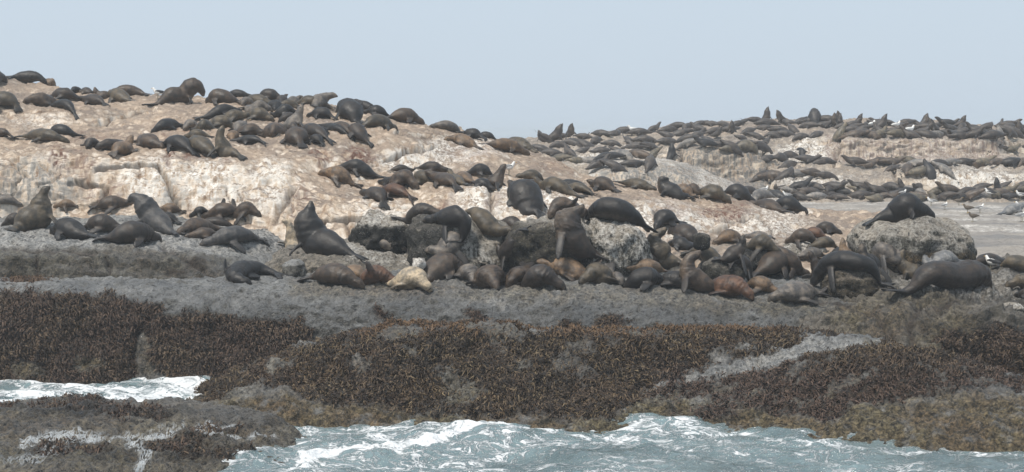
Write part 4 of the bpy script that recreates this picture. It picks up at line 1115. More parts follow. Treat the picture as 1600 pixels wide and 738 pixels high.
S('short dark seal asleep alone on the pale terrace', 'K', 10, [(132, 211), (114, 207), (95, 202), (78, 204)], fore=False)
# --- lip of the pale cliff, left to right
S('dark round seal at the left end of the cliff-lip row', 'D', 10, [(146, 221), (141, 226), (137, 231)])
S('plump dark seal second along the cliff-lip row', 'D', 13, [(180, 217), (166, 224), (152, 232)])
S('tan-brown seal with its hind flipper pointing down the pale cliff', 'T', 13, [(175, 250), (184, 240), (195, 227), (206, 214)])
S('brown seal lying along the cliff lip with rounded back', 'B', 12, [(203, 214), (222, 216), (238, 224), (254, 231)])
S('dark seal on the cliff lip with splayed hind flipper above the crack', 'K', 11, [(309, 249), (298, 236), (282, 223), (263, 219), (253, 228)])
S('long olive seal sliding head-up from the cliff lip', 'O', 12.5, [(341, 256), (336, 243), (318, 228), (300, 216), (284, 212)])
S('upright seal with pale chest at the front of the cliff-lip crowd', 'O', 12, [(382, 250), (368, 241), (353, 234), (345, 222), (344, 208), (349, 195)], up=3)
S('olive seal mostly hidden behind the upright pale-chested one', 'O', 8, [(334, 214), (310, 209), (288, 212)])
S('small tan seal tucked beside the upright pale-chested one', 'T', 7, [(361, 220), (364, 211), (368, 204)])
S('dark slim seal with its tail pointing right along the cliff lip', 'K', 7.5, [(419, 227), (402, 221), (382, 217), (361, 221)])
S('olive round-rumped seal seen from behind in the left crowd', 'O', 11.5, [(320, 191), (318, 196), (316, 200)])
S('grey seal with its face toward the sea in the left crowd', 'G', 8.5, [(300, 193), (295, 197), (288, 202)])
S('long dark seal with head low at the left end of the crowd', 'K', 9, [(300, 189), (280, 189), (262, 194), (248, 200), (238, 206)])
S('olive-brown seal lying behind the dark pair in the left crowd', 'O', 10.5, [(331, 194), (350, 193), (368, 200)])
S('light-crowned seal with its head up in the left crowd', 'G', 9, [(365, 206), (374, 198), (381, 191), (386, 187)], up=1)
S('brown seal with head drooping right in the left crowd', 'B', 11, [(381, 206), (397, 202), (414, 211)])
S('broad brown seal sprawled facing the sea on the cliff lip', 'B', 15, [(429, 192), (428, 202), (426, 212)], out=0.9)
S('brown seal with two hind flippers hanging straight down the cliff', 'B', 14, [(474, 237), (466, 223), (462, 208), (457, 194)], hind=0.75)
S('pointed upright seal with a silvery back in the hilltop crowd', 'G', 12, [(455, 198), (462, 190), (467, 178), (474, 163)], up=2)
S('seal with crossed hind flippers over the cliff lip, right of the hanging pair', 'D', 9.5, [(523, 227), (509, 218), (495, 207), (480, 196), (467, 191)])
S('dark seal wedged under its neighbours at the cliff lip', 'K', 7.5, [(507, 230), (496, 220), (486, 207)])
S('long dark seal on the hilltop with flippers trailing left', 'K', 8.5, [(302, 187), (325, 182), (350, 175), (376, 169)])
S('olive seal below the hilltop row, chin on its neighbour', 'O', 10, [(352, 187), (370, 180), (390, 181)])
S('grey-brown seal lying right of the chin-resting one', 'O', 10, [(391, 178), (408, 180), (426, 188)])
S('silvery seal hunched in the middle of the left hilltop', 'G', 10.5, [(396, 174), (408, 166), (423, 173)])
S('dark arched seal bending its neck down on the hilltop', 'K', 9, [(411, 162), (424, 163), (431, 171), (429, 180)])
S('olive seal sprawled across the second row of the hilltop', 'O', 9, [(376, 154), (395, 155), (412, 158), (430, 166)])
S('fat brown seal lying just right of the hunched bull', 'B', 12, [(374, 160), (356, 153), (338, 150), (323, 155)])
S('grey-headed seal facing the sea beside the fat brown one', 'G', 8.5, [(387, 155), (383, 159), (379, 164)])
S('large bull hunched on the skyline with its head bent down', 'B', 13, [(226, 168), (246, 158), (268, 152), (286, 143), (300, 135), (312, 139), (318, 152)], up=3, bull=True)
S('dark seal lying on the skyline behind the fat brown one', 'K', 7, [(348, 143), (370, 143), (394, 149)], fore=False)
S('dark brown seal on the hilltop left of two small raised heads', 'D', 9, [(398, 148), (420, 150), (444, 157)])
S('left one of two small raised heads on the hilltop', 'D', 7, [(438, 160), (443, 153), (451, 147)], up=1)
S('right, paler one of two small raised heads on the hilltop', 'G', 7.5, [(452, 163), (461, 156), (474, 150)], up=1)
S('pale-edged seal facing the sea under the two small raised heads', 'O', 9.5, [(458, 160), (446, 163), (434, 166)])
S('olive seal lying under the leaning grey seal', 'O', 9, [(508, 168), (488, 161), (464, 158)])
S('silvery seal leaning right with its head raised on the hilltop', 'G', 11, [(490, 167), (500, 158), (514, 150), (528, 151)], up=2)
S('dark seal under the pointed upright one', 'K', 8.5, [(431, 181), (448, 174), (464, 177)])
S('round dark seal left of the pointed upright one', 'D', 9.5, [(453, 183), (446, 186), (437, 190)])
S('long dark seal right of the pointed upright one', 'K', 9, [(526, 187), (506, 178), (481, 171)])
S('dark bull with a lifted grey flipper on the hilltop', 'K', 15, [(556, 193), (552, 180), (541, 168), (526, 170)], raise_fl=1, bull=True)
S('brown seal resting against the right side of the dark bull', 'B', 8, [(586, 171), (568, 164), (550, 163)])
S('slim dark seal on the sloping skyline right of the bull', 'K', 7, [(600, 174), (580, 163), (555, 157)], fore=False)
S('dark round-headed seal below the sloping skyline', 'K', 9.5, [(613, 181), (590, 176), (566, 173)])
S('light brown seal propped on its flippers above the streaked face', 'O', 12, [(558, 201), (578, 193), (600, 191), (619, 201)], out=0.75)
S('brown seal arched over the edge with one flipper hanging', 'B', 12, [(600, 186), (622, 180), (644, 181), (661, 193)], out=0.8)
S('slim seal trailing its tail down the streaked rock, leftmost of three', 'K', 7.5, [(553, 222), (536, 208), (516, 193), (492, 186)])
S('brown seal trailing its tail down the streaked rock, middle of three', 'B', 8.5, [(559, 221), (546, 208), (531, 194), (515, 189)])
S('seal with long flippers down the streaked rock, rightmost of three', 'D', 10, [(583, 232), (568, 216), (556, 202), (538, 190)], hind=0.3)
S('small dark seal squeezed in at the cliff lip', 'K', 6.5, [(513, 213), (505, 206), (498, 199)])
# --- right shoulder of the hill, against the sky
S('light-faced seal lying alone on the right slope of the skyline', 'G', 8, [(727, 207), (707, 200), (688, 196), (673, 198)], fore=False)
S('seal with a tan head resting below the right skyline', 'T', 10, [(752, 233), (732, 222), (713, 214), (696, 219)])
S('dark seal hauled over the right skyline', 'K', 9, [(760, 220), (742, 210), (728, 207), (714, 210)])
S('slim dark seal trailing down the right skyline', 'K', 7, [(780, 220), (762, 212), (742, 205)], fore=False)
S('brown seal lying full length at the end of the right skyline', 'T', 10.5, [(750, 228), (775, 224), (800, 229), (826, 240)])
S('olive seal behind the brown one at the end of the right skyline', 'O', 10, [(776, 218), (800, 217), (820, 226), (840, 240)], fore=False)
# --- the row half-way down the hill
S('tan-necked seal with its dark head low at the left of the middle row', 'T', 12, [(565, 292), (547, 283), (530, 274), (515, 268), (500, 272)])
S('seal with hind flippers spread like a fan over the pale lip', 'D', 12, [(601, 331), (595, 314), (582, 298), (564, 287)], hind=0.85)
S('long black seal lying behind the left end of the middle row', 'K', 10, [(606, 279), (582, 268), (555, 264), (526, 260)])
S('brown seal with its tail trailing over the pale lip', 'U', 9.5, [(649, 320), (632, 304), (611, 293), (588, 286)])
S('dark slim seal draped over the row below the black one', 'K', 8, [(642, 302), (624, 289), (606, 279), (592, 280)])
S('plump brown seal in the middle of the middle row', 'B', 13.5, [(616, 274), (634, 281), (652, 296)])
S('olive seal lying head-down right of the plump brown one', 'O', 12, [(640, 265), (661, 277), (687, 299)])
S('seal lying flat behind the middle of the middle row', 'D', 6.5, [(604, 269), (624, 265), (646, 265)], fore=False)
S('dark seal on top of the middle row with rounded back', 'D', 9, [(646, 263), (672, 260), (700, 269)])
S('brown seal with its tail over the pale lip in the middle row', 'B', 11, [(718, 307), (706, 292), (690, 278), (666, 269)])
S('olive seal with pointed tail right of the tail-over-lip one', 'O', 9.5, [(735, 299), (720, 287), (709, 275), (702, 266)])
S('tan hunched seal in the middle row with its tail trailing right', 'T', 9.5, [(748, 292), (733, 282), (720, 270), (703, 267)])
S('dark seal lying left of the upright one below the gull', 'K', 9.5, [(775, 276), (752, 268), (728, 272)])
S('dark seal hanging head-down left of the big black bull', 'K', 9, [(744, 270), (758, 284), (772, 297)])
S('upright brown seal just below the white gull', 'B', 12, [(766, 292), (775, 284), (782, 270), (791, 256)], up=2)
S('big black bull facing away down the pale rock', 'K', 20, [(830, 338), (827, 322), (819, 304), (807, 292), (796, 285)], bull=True)
S('olive seal behind the big black bull', 'O', 9, [(855, 283), (832, 274), (808, 276)])
S('long olive seal with its head lifted right of the black bull', 'O', 11, [(916, 310), (892, 299), (866, 288), (846, 282), (834, 277)], up=1)
S('dark seal under the chin of the long olive one', 'D', 8, [(856, 298), (836, 288), (810, 284)])
S('long dark seal trailing its tail at the right of the middle row', 'K', 8.5, [(944, 320), (918, 299), (890, 284), (854, 277)], hind=0.25)
S('slim olive seal squeezed between two long ones in the middle row', 'O', 7.5, [(930, 308), (906, 293), (878, 285)])
S('brown seal turning its head left on the bare slope', 'B', 11, [(968, 300), (956, 293), (942, 288), (928, 282), (916, 281)], up=1)
S('long grey-brown seal lying right of the one with turned head', 'O', 9, [(956, 284), (980, 283), (1002, 288), (1024, 297)])
S('dark seal with its neck bent back on the right ridge', 'K', 13, [(1064, 309), (1050, 300), (1036, 291), (1034, 281), (1046, 279)], up=2)
S('tan seal lying behind the bent-necked one', 'T', 9, [(1082, 308), (1068, 298), (1053, 288)])
S('small brown seal between the tan one and the grey-brown one on the ridge', 'B', 8, [(1090, 302), (1082, 296), (1074, 292)])
S('fat grey-brown seal on the right ridge', 'O', 12, [(1082, 297), (1104, 300), (1122, 306), (1140, 316)])
S('black seal lying right of the fat grey-brown one on the ridge', 'K', 12, [(1126, 296), (1150, 302), (1180, 317)])
S('long brown seal sliding down the end of the right ridge', 'B', 11, [(1240, 337), (1217, 325), (1195, 313), (1170, 305)])
S('blunt black seal at the very end of the right ridge', 'K', 11.5, [(1206, 316), (1232, 320), (1260, 329)])
S('small head peeping over the fat grey-brown seal on the ridge', 'D', 7, [(1096, 300), (1104, 296), (1114, 291)], up=1)
S('low seal behind the black one on the right ridge', 'D', 6.5, [(1190, 305), (1170, 299), (1150, 296)], fore=False)
# --- left ledge
S('upright seal with its nose to the sky at the far left ledge', 'O', 20, [(22, 364), (30, 354), (46, 346), (61, 334), (65, 314), (69, 301), (79, 291)], up=3)
S('dark seal behind the upright one at the far left ledge', 'D', 10, [(34, 345), (20, 345), (5, 350)])
S('smooth grey seal lying at the left edge under the cliff', 'G', 8, [(-24, 320), (8, 318), (33, 321)], fore=False)
S('dark seal lying head-left in front on the left ledge', 'K', 14.5, [(154, 374), (126, 364), (100, 356), (81, 359)])
S('dark seal mostly hidden in the middle of the left ledge', 'D', 14, [(126, 350), (158, 352), (194, 360)])
S('big dark seal with a rounded rump at the front of the left ledge', 'D', 18, [(148, 372), (176, 371), (204, 364), (232, 363), (249, 372)])
S('small tan seal tight under the cliff on the left', 'T', 7, [(124, 326), (104, 322), (86, 324)])
S('brown seal lying under the cliff behind the bending bull', 'B', 11.5, [(140, 326), (168, 319), (206, 316)])
S('grey bull bending its black neck left on the ledge', 'W', 17, [(284, 378), (266, 362), (250, 350), (236, 338), (225, 321), (211, 310), (199, 316)], up=3, bull=True)
S('tan seal under the cliff right of the bending bull', 'T', 8, [(289, 331), (268, 326), (246, 328)])
S('dark seal lying right behind the bending bull', 'K', 9, [(282, 350), (264, 342), (246, 337)])
S('brown seal with a dark flipper on its back under the cliff', 'B', 12, [(384, 337), (352, 331), (318, 338)], raise_fl=1)
S('blunt brown seal at the right end of the ledge under the cliff', 'B', 11, [(372, 334), (388, 334), (405, 338)])
S('thin dark seal at the left of the pair under the cliff', 'K', 7, [(330, 331), (314, 331), (298, 335)])
S('brown seal sprawled sideways in the middle of the ledge', 'B', 14, [(357, 354), (322, 351), (296, 358), (279, 369)])
S('small brown seal lying in front of the sprawled brown one', 'B', 9.5, [(349, 362), (320, 365), (292, 371)])
S('dark grey seal lying full length with its chin on the ledge', 'W', 14, [(418, 378), (396, 370), (370, 367), (344, 373), (316, 382)])
S('slim dark seal lying behind the small brown one on the ledge', 'D', 7.5, [(376, 355), (342, 346), (306, 348)], fore=False)
# --- middle
S('huge black bull sitting upright with its nose in the air', 'K', 23, [(572, 404), (545, 394), (515, 380), (492, 366), (481, 346), (483, 330), (486, 313)], up=3, bull=True)
S('pale-chested seal peering left from behind the huge black bull', 'P', 10, [(462, 394), (457, 378), (454, 360), (450, 349), (439, 345)], up=3)
S('dark seal curled over itself alone on the bare slab', 'K', 15, [(448, 433), (428, 421), (404, 416), (380, 420), (368, 434), (375, 447), (390, 458)], raise_fl=1)
S('grey seal lying in the hollow behind the huge bull', 'G', 10, [(578, 386), (604, 382), (632, 390)], fore=False)
S('dark brown seal lying above the angular boulder', 'D', 13, [(614, 338), (638, 331), (664, 328), (690, 335)], fore=False)
S('black seal bent over the top of the angular boulder', 'K', 14.5, [(700, 382), (720, 378), (726, 362), (708, 344), (690, 337), (664, 344)])
S('long olive-brown seal sliding down between two boulders', 'O', 15, [(716, 328), (742, 334), (770, 348), (798, 364)], fore=False)
S('dark seal half hidden above the dark-faced boulder', 'D', 10, [(820, 349), (800, 341), (780, 340)], fore=False)
S('small seal behind the black bent one on the boulder', 'D', 6.5, [(724, 334), (708, 330), (690, 330)], fore=False)
S('round silvery seal facing away below the angular boulder', 'G', 16, [(690, 398), (680, 391), (668, 396)])
S('dark seal curled at the foot of the dark-faced boulder', 'D', 13, [(800, 384), (786, 378), (778, 394)])
# --- front row, left to right
S('dark brown seal lying head-right at the left end of the front row', 'B', 17, [(469, 430), (492, 425), (520, 430), (546, 440), (566, 448)], fore=False)
S('tan-headed seal behind the left end of the front row', 'T', 12, [(580, 440), (556, 426), (533, 419)])
S('dark seal with rusty flank and lifted grey flipper in the front row', 'U', 15, [(566, 440), (592, 431), (622, 442)], raise_fl=1)
S('cream-coloured seal asleep with its face to the sea', 'P', 18.5, [(606, 419), (630, 425), (650, 435), (663, 446), (671, 452)])
S('mottled brown seal hunched over in the front row', 'B', 19, [(662, 442), (676, 424), (698, 413), (716, 418), (724, 434)])
S('small grey seal squeezed between the hunched one and the brown one', 'G', 13.5, [(727, 415), (734, 428), (743, 447)])
S('brown seal lying on its back with its head toward the sea', 'B', 20, [(764, 418), (767, 432), (776, 454)])
S('round brown seal with its flippers folded on its belly', 'B', 21, [(814, 419), (808, 430), (794, 444)])
S('dark brown seal nose to tail with the golden one', 'D', 18, [(830, 427), (850, 438), (880, 449)], fore=False)
S('golden-tan seal resting its head on the dark brown one', 'T', 17.5, [(908, 434), (888, 421), (866, 414), (842, 410)])
S('grey-brown seal facing the sea in the middle of the front row', 'O', 18.5, [(944, 423), (928, 429), (908, 443)])
S('small tan-faced seal right of the grey-brown one in the front row', 'G', 13.5, [(960, 426), (965, 433), (971, 444)])
S('tan-backed seal lying behind the dark pair in the front row', 'T', 12, [(1046, 425), (1012, 420), (982, 419)])
S('dark seal lying lengthwise right of the small tan-faced one', 'K', 16, [(978, 440), (1010, 440), (1046, 446)])
S('dark seal curled round its neighbour in the front row', 'K', 13.5, [(1032, 428), (1056, 438), (1080, 455)])
S('massive dark brown bull sitting up beside the dark-faced boulder', 'D', 23, [(950, 406), (928, 397), (906, 388), (891, 372), (887, 351), (897, 334), (913, 320)], up=4, bull=True)
S('seal with a grey flipper on its side above the dark-faced boulder', 'B', 14, [(908, 337), (888, 323), (870, 325), (860, 340)], raise_fl=-1)
S('huge black seal sprawled over the pale speckled boulder', 'K', 18, [(1020, 363), (990, 345), (960, 331), (937, 328), (914, 329)], fore=False)
S('dark arched seal at the top of the right-hand crowd', 'K', 13, [(1070, 356), (1056, 343), (1036, 342), (1025, 362)])
S('dark seal lying under the arched one in the right-hand crowd', 'D', 13.5, [(1090, 382), (1068, 362), (1046, 356)])
S('small dark seal under the two dark ones in the right-hand crowd', 'K', 10, [(1072, 386), (1060, 380), (1046, 380)])
S('upright olive seal with stretched neck in the right-hand crowd', 'O', 18, [(1078, 420), (1058, 410), (1038, 398), (1025, 386), (1024, 371), (1042, 355)], up=3)
S('dark seal peeking out left of the upright olive one', 'D', 11, [(1030, 412), (1014, 408), (998, 405)])
S('grey-olive seal lying behind the upright brown one', 'O', 12.5, [(1064, 396), (1096, 390), (1136, 404)])
S('upright brown seal looking back over its shoulder', 'B', 16, [(1144, 460), (1116, 450), (1090, 440), (1075, 425), (1078, 405), (1096, 392)], up=3)
S('rust-coloured seal lying belly up in the front row', 'U', 18, [(1112, 440), (1138, 446), (1160, 455), (1174, 467)])
S('tan seal with a dark flipper right of the belly-up one', 'T', 12, [(1160, 439), (1188, 448), (1216, 458)])
S('smooth grey seal asleep at the right end of the front row', 'G', 18, [(1294, 458), (1266, 452), (1240, 456), (1220, 464), (1204, 468)])
S('dark brown hump-backed seal behind the smooth grey one', 'B', 17, [(1170, 434), (1194, 420), (1214, 409), (1230, 420)])
S('brown seal leaning its head down right of the hump-backed one', 'B', 13, [(1226, 410), (1246, 417), (1264, 430)])
S('dark seal crouching left of the hump-backed one', 'D', 10.5, [(1136, 430), (1154, 421), (1174, 424)])
S('dark seal arched over the shell-crusted boulder', 'K', 15, [(1402, 442), (1380, 434), (1358, 420), (1334, 409), (1308, 409), (1285, 420), (1271, 436)])
S('small sleek upright seal in front of the black boulder', 'D', 12, [(1130, 406), (1146, 398), (1158, 385), (1163, 366)], up=2)
S('tan-brown seal curled on pale rock left of the small upright one', 'T', 11, [(1158, 372), (1137, 371), (1116, 381)])
S('grey seal lying behind the small sleek upright one', 'G', 9.5, [(1198, 371), (1182, 367), (1164, 367)])
S('grey-brown seal lying right of the small sleek upright one', 'O', 12.5, [(1174, 378), (1194, 383), (1218, 396)])
S('brown seal at the front of the trio on pale rock', 'B', 11, [(1284, 382), (1256, 374), (1229, 378)])
S('rusty seal in the middle of the trio on pale rock', 'U', 9, [(1297, 374), (1274, 364), (1252, 362)])
S('dark seal at the back of the trio on pale rock', 'D', 10, [(1264, 357), (1288, 357), (1313, 360)])
S('grey seal lying low left of the tan upright one', 'G', 10, [(1294, 400), (1270, 400), (1246, 403)])
S('dark grey upright seal left of the arched one', 'D', 10.5, [(1292, 428), (1280, 418), (1271, 406), (1263, 391)], up=2)
S('round-headed dark seal seen from behind left of the tan upright one', 'K', 10.5, [(1308, 408), (1302, 402), (1297, 393)], up=1)
S('slim tan upright seal with its nose in the air', 'T', 10, [(1328, 408), (1321, 398), (1317, 386), (1316, 371)], up=3)
S('olive seal lying low below the trio', 'O', 9, [(1312, 387), (1290, 385), (1264, 389)], fore=False)
S('dark upright seal facing away left of the big boulder', 'K', 16, [(1366, 414), (1354, 406), (1347, 394), (1346, 378)], up=2)
S('grey seal with its head tucked at the foot of the big boulder', 'G', 13, [(1400, 404), (1378, 390), (1364, 400)])
S('upright olive seal with its nose raised in front of the big boulder', 'O', 14, [(1444, 434), (1424, 424), (1409, 410), (1408, 398), (1412, 386)], up=3)
S('pale blue-grey seal lying right of the upright olive one', 'S', 14, [(1450, 412), (1478, 403), (1507, 414)], fore=False)
S('big brown-black bull stretched out with grey hind flippers at right', 'D', 22, [(1380, 456), (1418, 446), (1452, 437), (1490, 429), (1526, 430), (1546, 434)], fore=False, bull=True, span=2.0)
S('black furry seal draped over the top of the large boulder', 'K', 18, [(1350, 350), (1372, 343), (1396, 331), (1416, 325), (1434, 328), (1448, 331), (1460, 346)], up=3)
S('dark seal behind the black-backed gull', 'D', 10, [(1514, 414), (1540, 406), (1570, 402)])
S('dark olive seal right of the black-backed gull', 'O', 13, [(1552, 416), (1582, 414), (1624, 422)], fore=False)
S('round-faced olive seal at the right edge', 'O', 15, [(1622, 450), (1596, 441), (1574, 447)])
S('dark seal lying below the round-faced one at the right edge', 'D', 10, [(1640, 474), (1612, 464), (1588, 462)])
S('slim grey young seal among the gulls at the right edge', 'S', 8, [(1560, 336), (1580, 328), (1602, 320)])
finish_seals()

# ------------------------------------------------------------------ the far colony
FAR_POSES = {
    'lying': [(-1.05, 0, .08), (-0.7, .02, .12), (-0.25, 0, .22), (0.25, .03, .23), (0.6, .08, .16), (0.86, .1, .12)],
    'sprawled': [(-0.95, .3, .08), (-0.62, .16, .13), (-0.2, 0, .22), (0.25, -.05, .22), (0.58, .1, .17), (0.78, .32, .12)],
    'curled': [(-0.55, .45, .08), (-0.55, .1, .14), (-0.3, -.12, .23), (0.1, -.12, .24), (0.42, .08, .2), (0.4, .38, .13)],
    'upright': [(-0.75, 0, .08), (-0.5, 0, .13), (-0.2, 0, .24), (0.02, 0, .44), (0.08, 0, .72), (0.22, 0, .98)],
    'alert': [(-1.0, 0, .08), (-0.65, 0, .12), (-0.25, 0, .23), (0.18, 0, .30), (0.40, 0, .52), (0.62, 0, .62)],
    'humped': [(-0.9, 0, .08), (-0.55, 0, .14), (-0.15, 0, .3), (0.2, 0, .42), (0.48, 0, .36), (0.62, 0, .12)]}
PROTO = {}
rsf = np.random.RandomState(11)
for nm, pts in FAR_POSES.items():
    V, F, info = seal_shape(np.array(pts, float) * np.array([1.08, 1.0, 0.9 if nm not in ('upright', 'alert') else 1.0]), 0.225, lambda x, y: 0.0, rsf, upright=nm in ('upright',), bull=nm == 'upright', fl_out=0.6)
    o = seal_object(V, F, info, FUR['D'], (0, 0, 0), voxel=0.07)
    PROTO[nm] = o
finish_seals()

ORD = ['first', 'second', 'third', 'fourth', 'fifth', 'sixth', 'seventh', 'eighth', 'ninth', 'tenth', 'eleventh', 'twelfth', 'thirteenth', 'fourteenth', 'fifteenth', 'sixteenth', 'seventeenth',
       'eighteenth', 'nineteenth', 'twentieth', 'twenty-first', 'twenty-second', 'twenty-third', 'twenty-fourth', 'twenty-fifth', 'twenty-sixth', 'twenty-seventh', 'twenty-eighth', 'twenty-ninth', 'thirtieth']
POSE_WORD = dict(lying='lying seal', sprawled='sprawled seal', curled='curled seal', upright='upright seal', alert='seal with raised head', humped='hump-backed seal')
rf = random.Random(21)
CROWD = []
def far_seal(px, py, pose, yaw, size, col, place=None):
    loc, nor = hit(px, py)
    if loc is None or loc.y < 70: return False
    v = rf.uniform(0.8, 1.25)
    color = tuple(x * v * q for x, q in zip(FUR[col], (1.6, 1.7, 1.8)))  # fur paled and blued with distance, haze put into the colour
    up = Vector((0, 0, 1)).lerp(nor, 0.75 if pose not in ('upright', 'alert') else 0.35).normalized()
    fwd = Vector((math.cos(yaw), math.sin(yaw), 0)); fwd = (fwd - up * fwd.dot(up)).normalized()
    M = Matrix((fwd, up.cross(fwd), up)).transposed().to_4x4()
    M = Matrix.Translation(loc - Vector((0, 0, 0.04))) @ M @ Matrix.Diagonal((size, size * rf.uniform(0.95, 1.15), size * rf.uniform(0.95, 1.15), 1))
    if place is None:
        CROWD.append((pose, M)); return True
    o = PROTO[pose].copy()
    COL.objects.link(o)
    o.matrix_world = M
    o.color = (*color, 1)
    FARLIST.append((place, px, pose, o))
    return True
FARLIST = []
def far_row(place, line, gap, poses, size=(0.92, 1.15), jit=4):
    x = line[0][0]
    while x < line[-1][0]:
        px = x + rf.uniform(-0.25, 0.25) * gap; py = curve(line, px) + rf.uniform(-jit, jit)
        pose = rf.choice(poses)
        yaw = rf.choice([0, math.pi]) + rf.gauss(0, 0.5)
        if pose in ('upright', 'alert'): yaw = rf.choice([0, math.pi]) + rf.gauss(0, 0.4)
        far_seal(px, py, pose, yaw, rf.uniform(*size), rf.choice('KDDDBBOOG'), place)
        x += gap * rf.uniform(0.8, 1.2)
LY = ['lying', 'lying', 'lying', 'lying', 'sprawled', 'sprawled', 'curled', 'alert']
MX = LY + ['alert', 'upright']
LS = ['lying', 'lying', 'lying', 'sprawled', 'sprawled', 'alert']
# the ones close enough to tell apart, in bands from the foot of the far hill upwards
far_row('in front along the far foot', [(1192, 309), (1330, 311), (1610, 309)], 21, LY, (0.85, 1.15), 2)
far_row('behind along the far foot', [(1200, 302), (1330, 304), (1610, 302)], 24, LY + ['alert'], (0.9, 1.15), 2)
far_row('on the ledge under the far cliff', [(1330, 259), (1400, 257), (1600, 258)], 21, LY, (1.0, 1.25), 3)
far_row('below the ledge of the far cliff', [(1395, 270), (1475, 268)], 21, LY, (1.0, 1.2), 4)
far_row('on the low far shelf left of the cliff', [(1190, 276), (1290, 276)], 19, LY, (1.0, 1.25), 5)
far_row('on the lip of the far cliff', [(1315, 214), (1400, 214), (1560, 216)], 21, LS, (1.05, 1.3), 2)
far_row('above the pale far slab', [(880, 255), (960, 250), (1050, 247)], 24, LS, (1.0, 1.3), 4)
far_row('on top of the dark far block', [(1080, 228), (1130, 228), (1200, 240)], 20, LY, (1.0, 1.3), 4)
far_row('at the right end of the far slope', [(1562, 236), (1605, 240)], 20, LS, (1.0, 1.3), 5)
for px, py, pose, yaw, size, col, place in [
        (845, 223, 'upright', 2.8, 1.0, 'D', 'at the left end of the far skyline, smaller of two'), (868, 222, 'upright', 0.4, 1.45, 'D', 'at the left end of the far skyline, tallest there'),
        (1051, 250, 'upright', 0.9, 1.15, 'K', 'beside the dark far block'), (1200, 192, 'upright', 0.3, 1.2, 'D', 'alone on the far skyline left of the round hump'),
        (1273, 190, 'humped', 1.5, 1.5, 'K', 'standing out as a round hump on the far skyline'), (1140, 210, 'upright', 2.9, 1.1, 'D', 'in the middle of the far slope'),
        (1252, 241, 'curled', 1.2, 0.85, 'K', 'alone on the pale far slope'), (1252, 297, 'alert', 0.1, 1.25, 'K', 'on the pale rock at the foot of the far hill'),
        (1315, 297, 'upright', 0.2, 0.8, 'D', 'small, at the foot of the far hill below the cliff'), (1341, 196, 'upright', 0.2, 0.95, 'D', 'on the far skyline at the start of the cliff'),
        (1374, 196, 'alert', 3.0, 1.1, 'D', 'on the far skyline facing left near a gull'), (1450, 202, 'upright', 2.9, 0.95, 'D', 'on the far skyline facing left above the cliff'),
        (1478, 199, 'alert', 3.1, 1.2, 'K', 'on the far skyline with its head to the left'), (1502, 199, 'upright', 0.1, 1.0, 'D', 'on the far skyline above the right part of the cliff'),
        (1578, 200, 'alert', 0.0, 1.25, 'D', 'on the far skyline with its head to the right'), (1568, 222, 'upright', 0.5, 1.15, 'G', 'pale, above the right end of the far cliff'),
        (1341, 296, 'alert', 2.8, 1.0, 'D', 'on the rock below the left part of the far cliff'), (1408, 298, 'upright', 2.6, 0.85, 'D', 'at the foot of the smooth pale far rock'),
        (1555, 301, 'upright', 2.6, 0.9, 'K', 'at the foot of the far hill near the right edge')]:
    if far_seal(px, py, pose, yaw, size, col, '!' + place): pass
rest = 300 - 189
while len(FARLIST) > rest:
    k = next(i for i in range(len(FARLIST) - 1, -1, -1) if FARLIST[i][0][0] != '!')
    pl, px, pose, o = FARLIST.pop(k); CROWD.append((pose, o.matrix_world.copy())); bpy.data.objects.remove(o)
places = {}
for pl, px, pose, o in sorted(FARLIST, key=lambda q: q[1]):
    if pl[0] == '!':
        tag(o, POSE_WORD[pose] + ' ' + pl[1:], 'seal', 'seals of the far colony')
    else:
        places[pl] = places.get(pl, 0) + 1
        tag(o, f"{POSE_WORD[pose]} {ORD[places[pl] - 1]} from the left {pl}", 'seal', 'seals of the far colony')
# the rest of the far crowd reads as one mass
for line, gap in (([(852, 222), (950, 213), (1000, 207), (1075, 200)], 21), ([(848, 233), (950, 225), (1070, 213)], 24), ([(860, 244), (960, 237), (1070, 224)], 26),
                  ([(1075, 199), (1200, 193), (1320, 193)], 18), ([(1075, 208), (1310, 201)], 22), ([(1090, 219), (1300, 212)], 26), ([(1110, 229), (1215, 230)], 26),
                  ([(1315, 195), (1420, 198), (1605, 203)], 19), ([(1312, 202), (1420, 205), (1605, 210)], 24), ([(1330, 209), (1605, 212)], 22), ([(1200, 256), (1310, 258)], 26), ([(1220, 244), (1240, 246)], 14),
                  ([(935, 262), (1040, 258)], 30), ([(1230, 296), (1600, 298)], 42)):
    x = line[0][0]
    while x < line[-1][0]:
        pose = rf.choice(MX if rf.random() < 0.5 else LS)
        far_seal(x + rf.uniform(-4, 4), curve(line, x) + rf.uniform(-3, 3), pose, rf.choice([0, math.pi]) + rf.gauss(0, 0.5), rf.uniform(0.9, 1.2), 'D')
        x += gap * rf.uniform(0.75, 1.25)
bmc = bmesh.new(); Vs, Fs, off = [], [], 0
ATT = {'dark': [], 'pale': []}
for pose, M in CROWD:
    me = PROTO[pose].data
    n = len(me.vertices); co = np.empty(n * 3); me.vertices.foreach_get('co', co); co = co.reshape(-1, 3)
    Mn = np.array(M); Vs.append(co @ Mn[:3, :3].T + Mn[:3, 3])
    fi = np.empty(len(me.loops), np.int32); me.loops.foreach_get('vertex_index', fi)
    Fs.append(fi.reshape(-1, 4) + off); off += n
    for k in ATT:
        a = np.empty(n, np.float32); me.attributes[k].data.foreach_get('value', a); ATT[k].append(a)
bmc.free()
me = mesh_from('seal_crowd', np.concatenate(Vs), np.concatenate(Fs))
for k in ATT: set_attr(me, k, np.concatenate(ATT[k]))
o = link('seal_crowd', me, M_SEAL); o.color = (0.056, 0.051, 0.048, 1)  # crowd fur paled too, part of the haze is in its colour
tag(o, 'distant crowd of seals packed along the top of the far hill', 'seal crowd', kind='stuff')
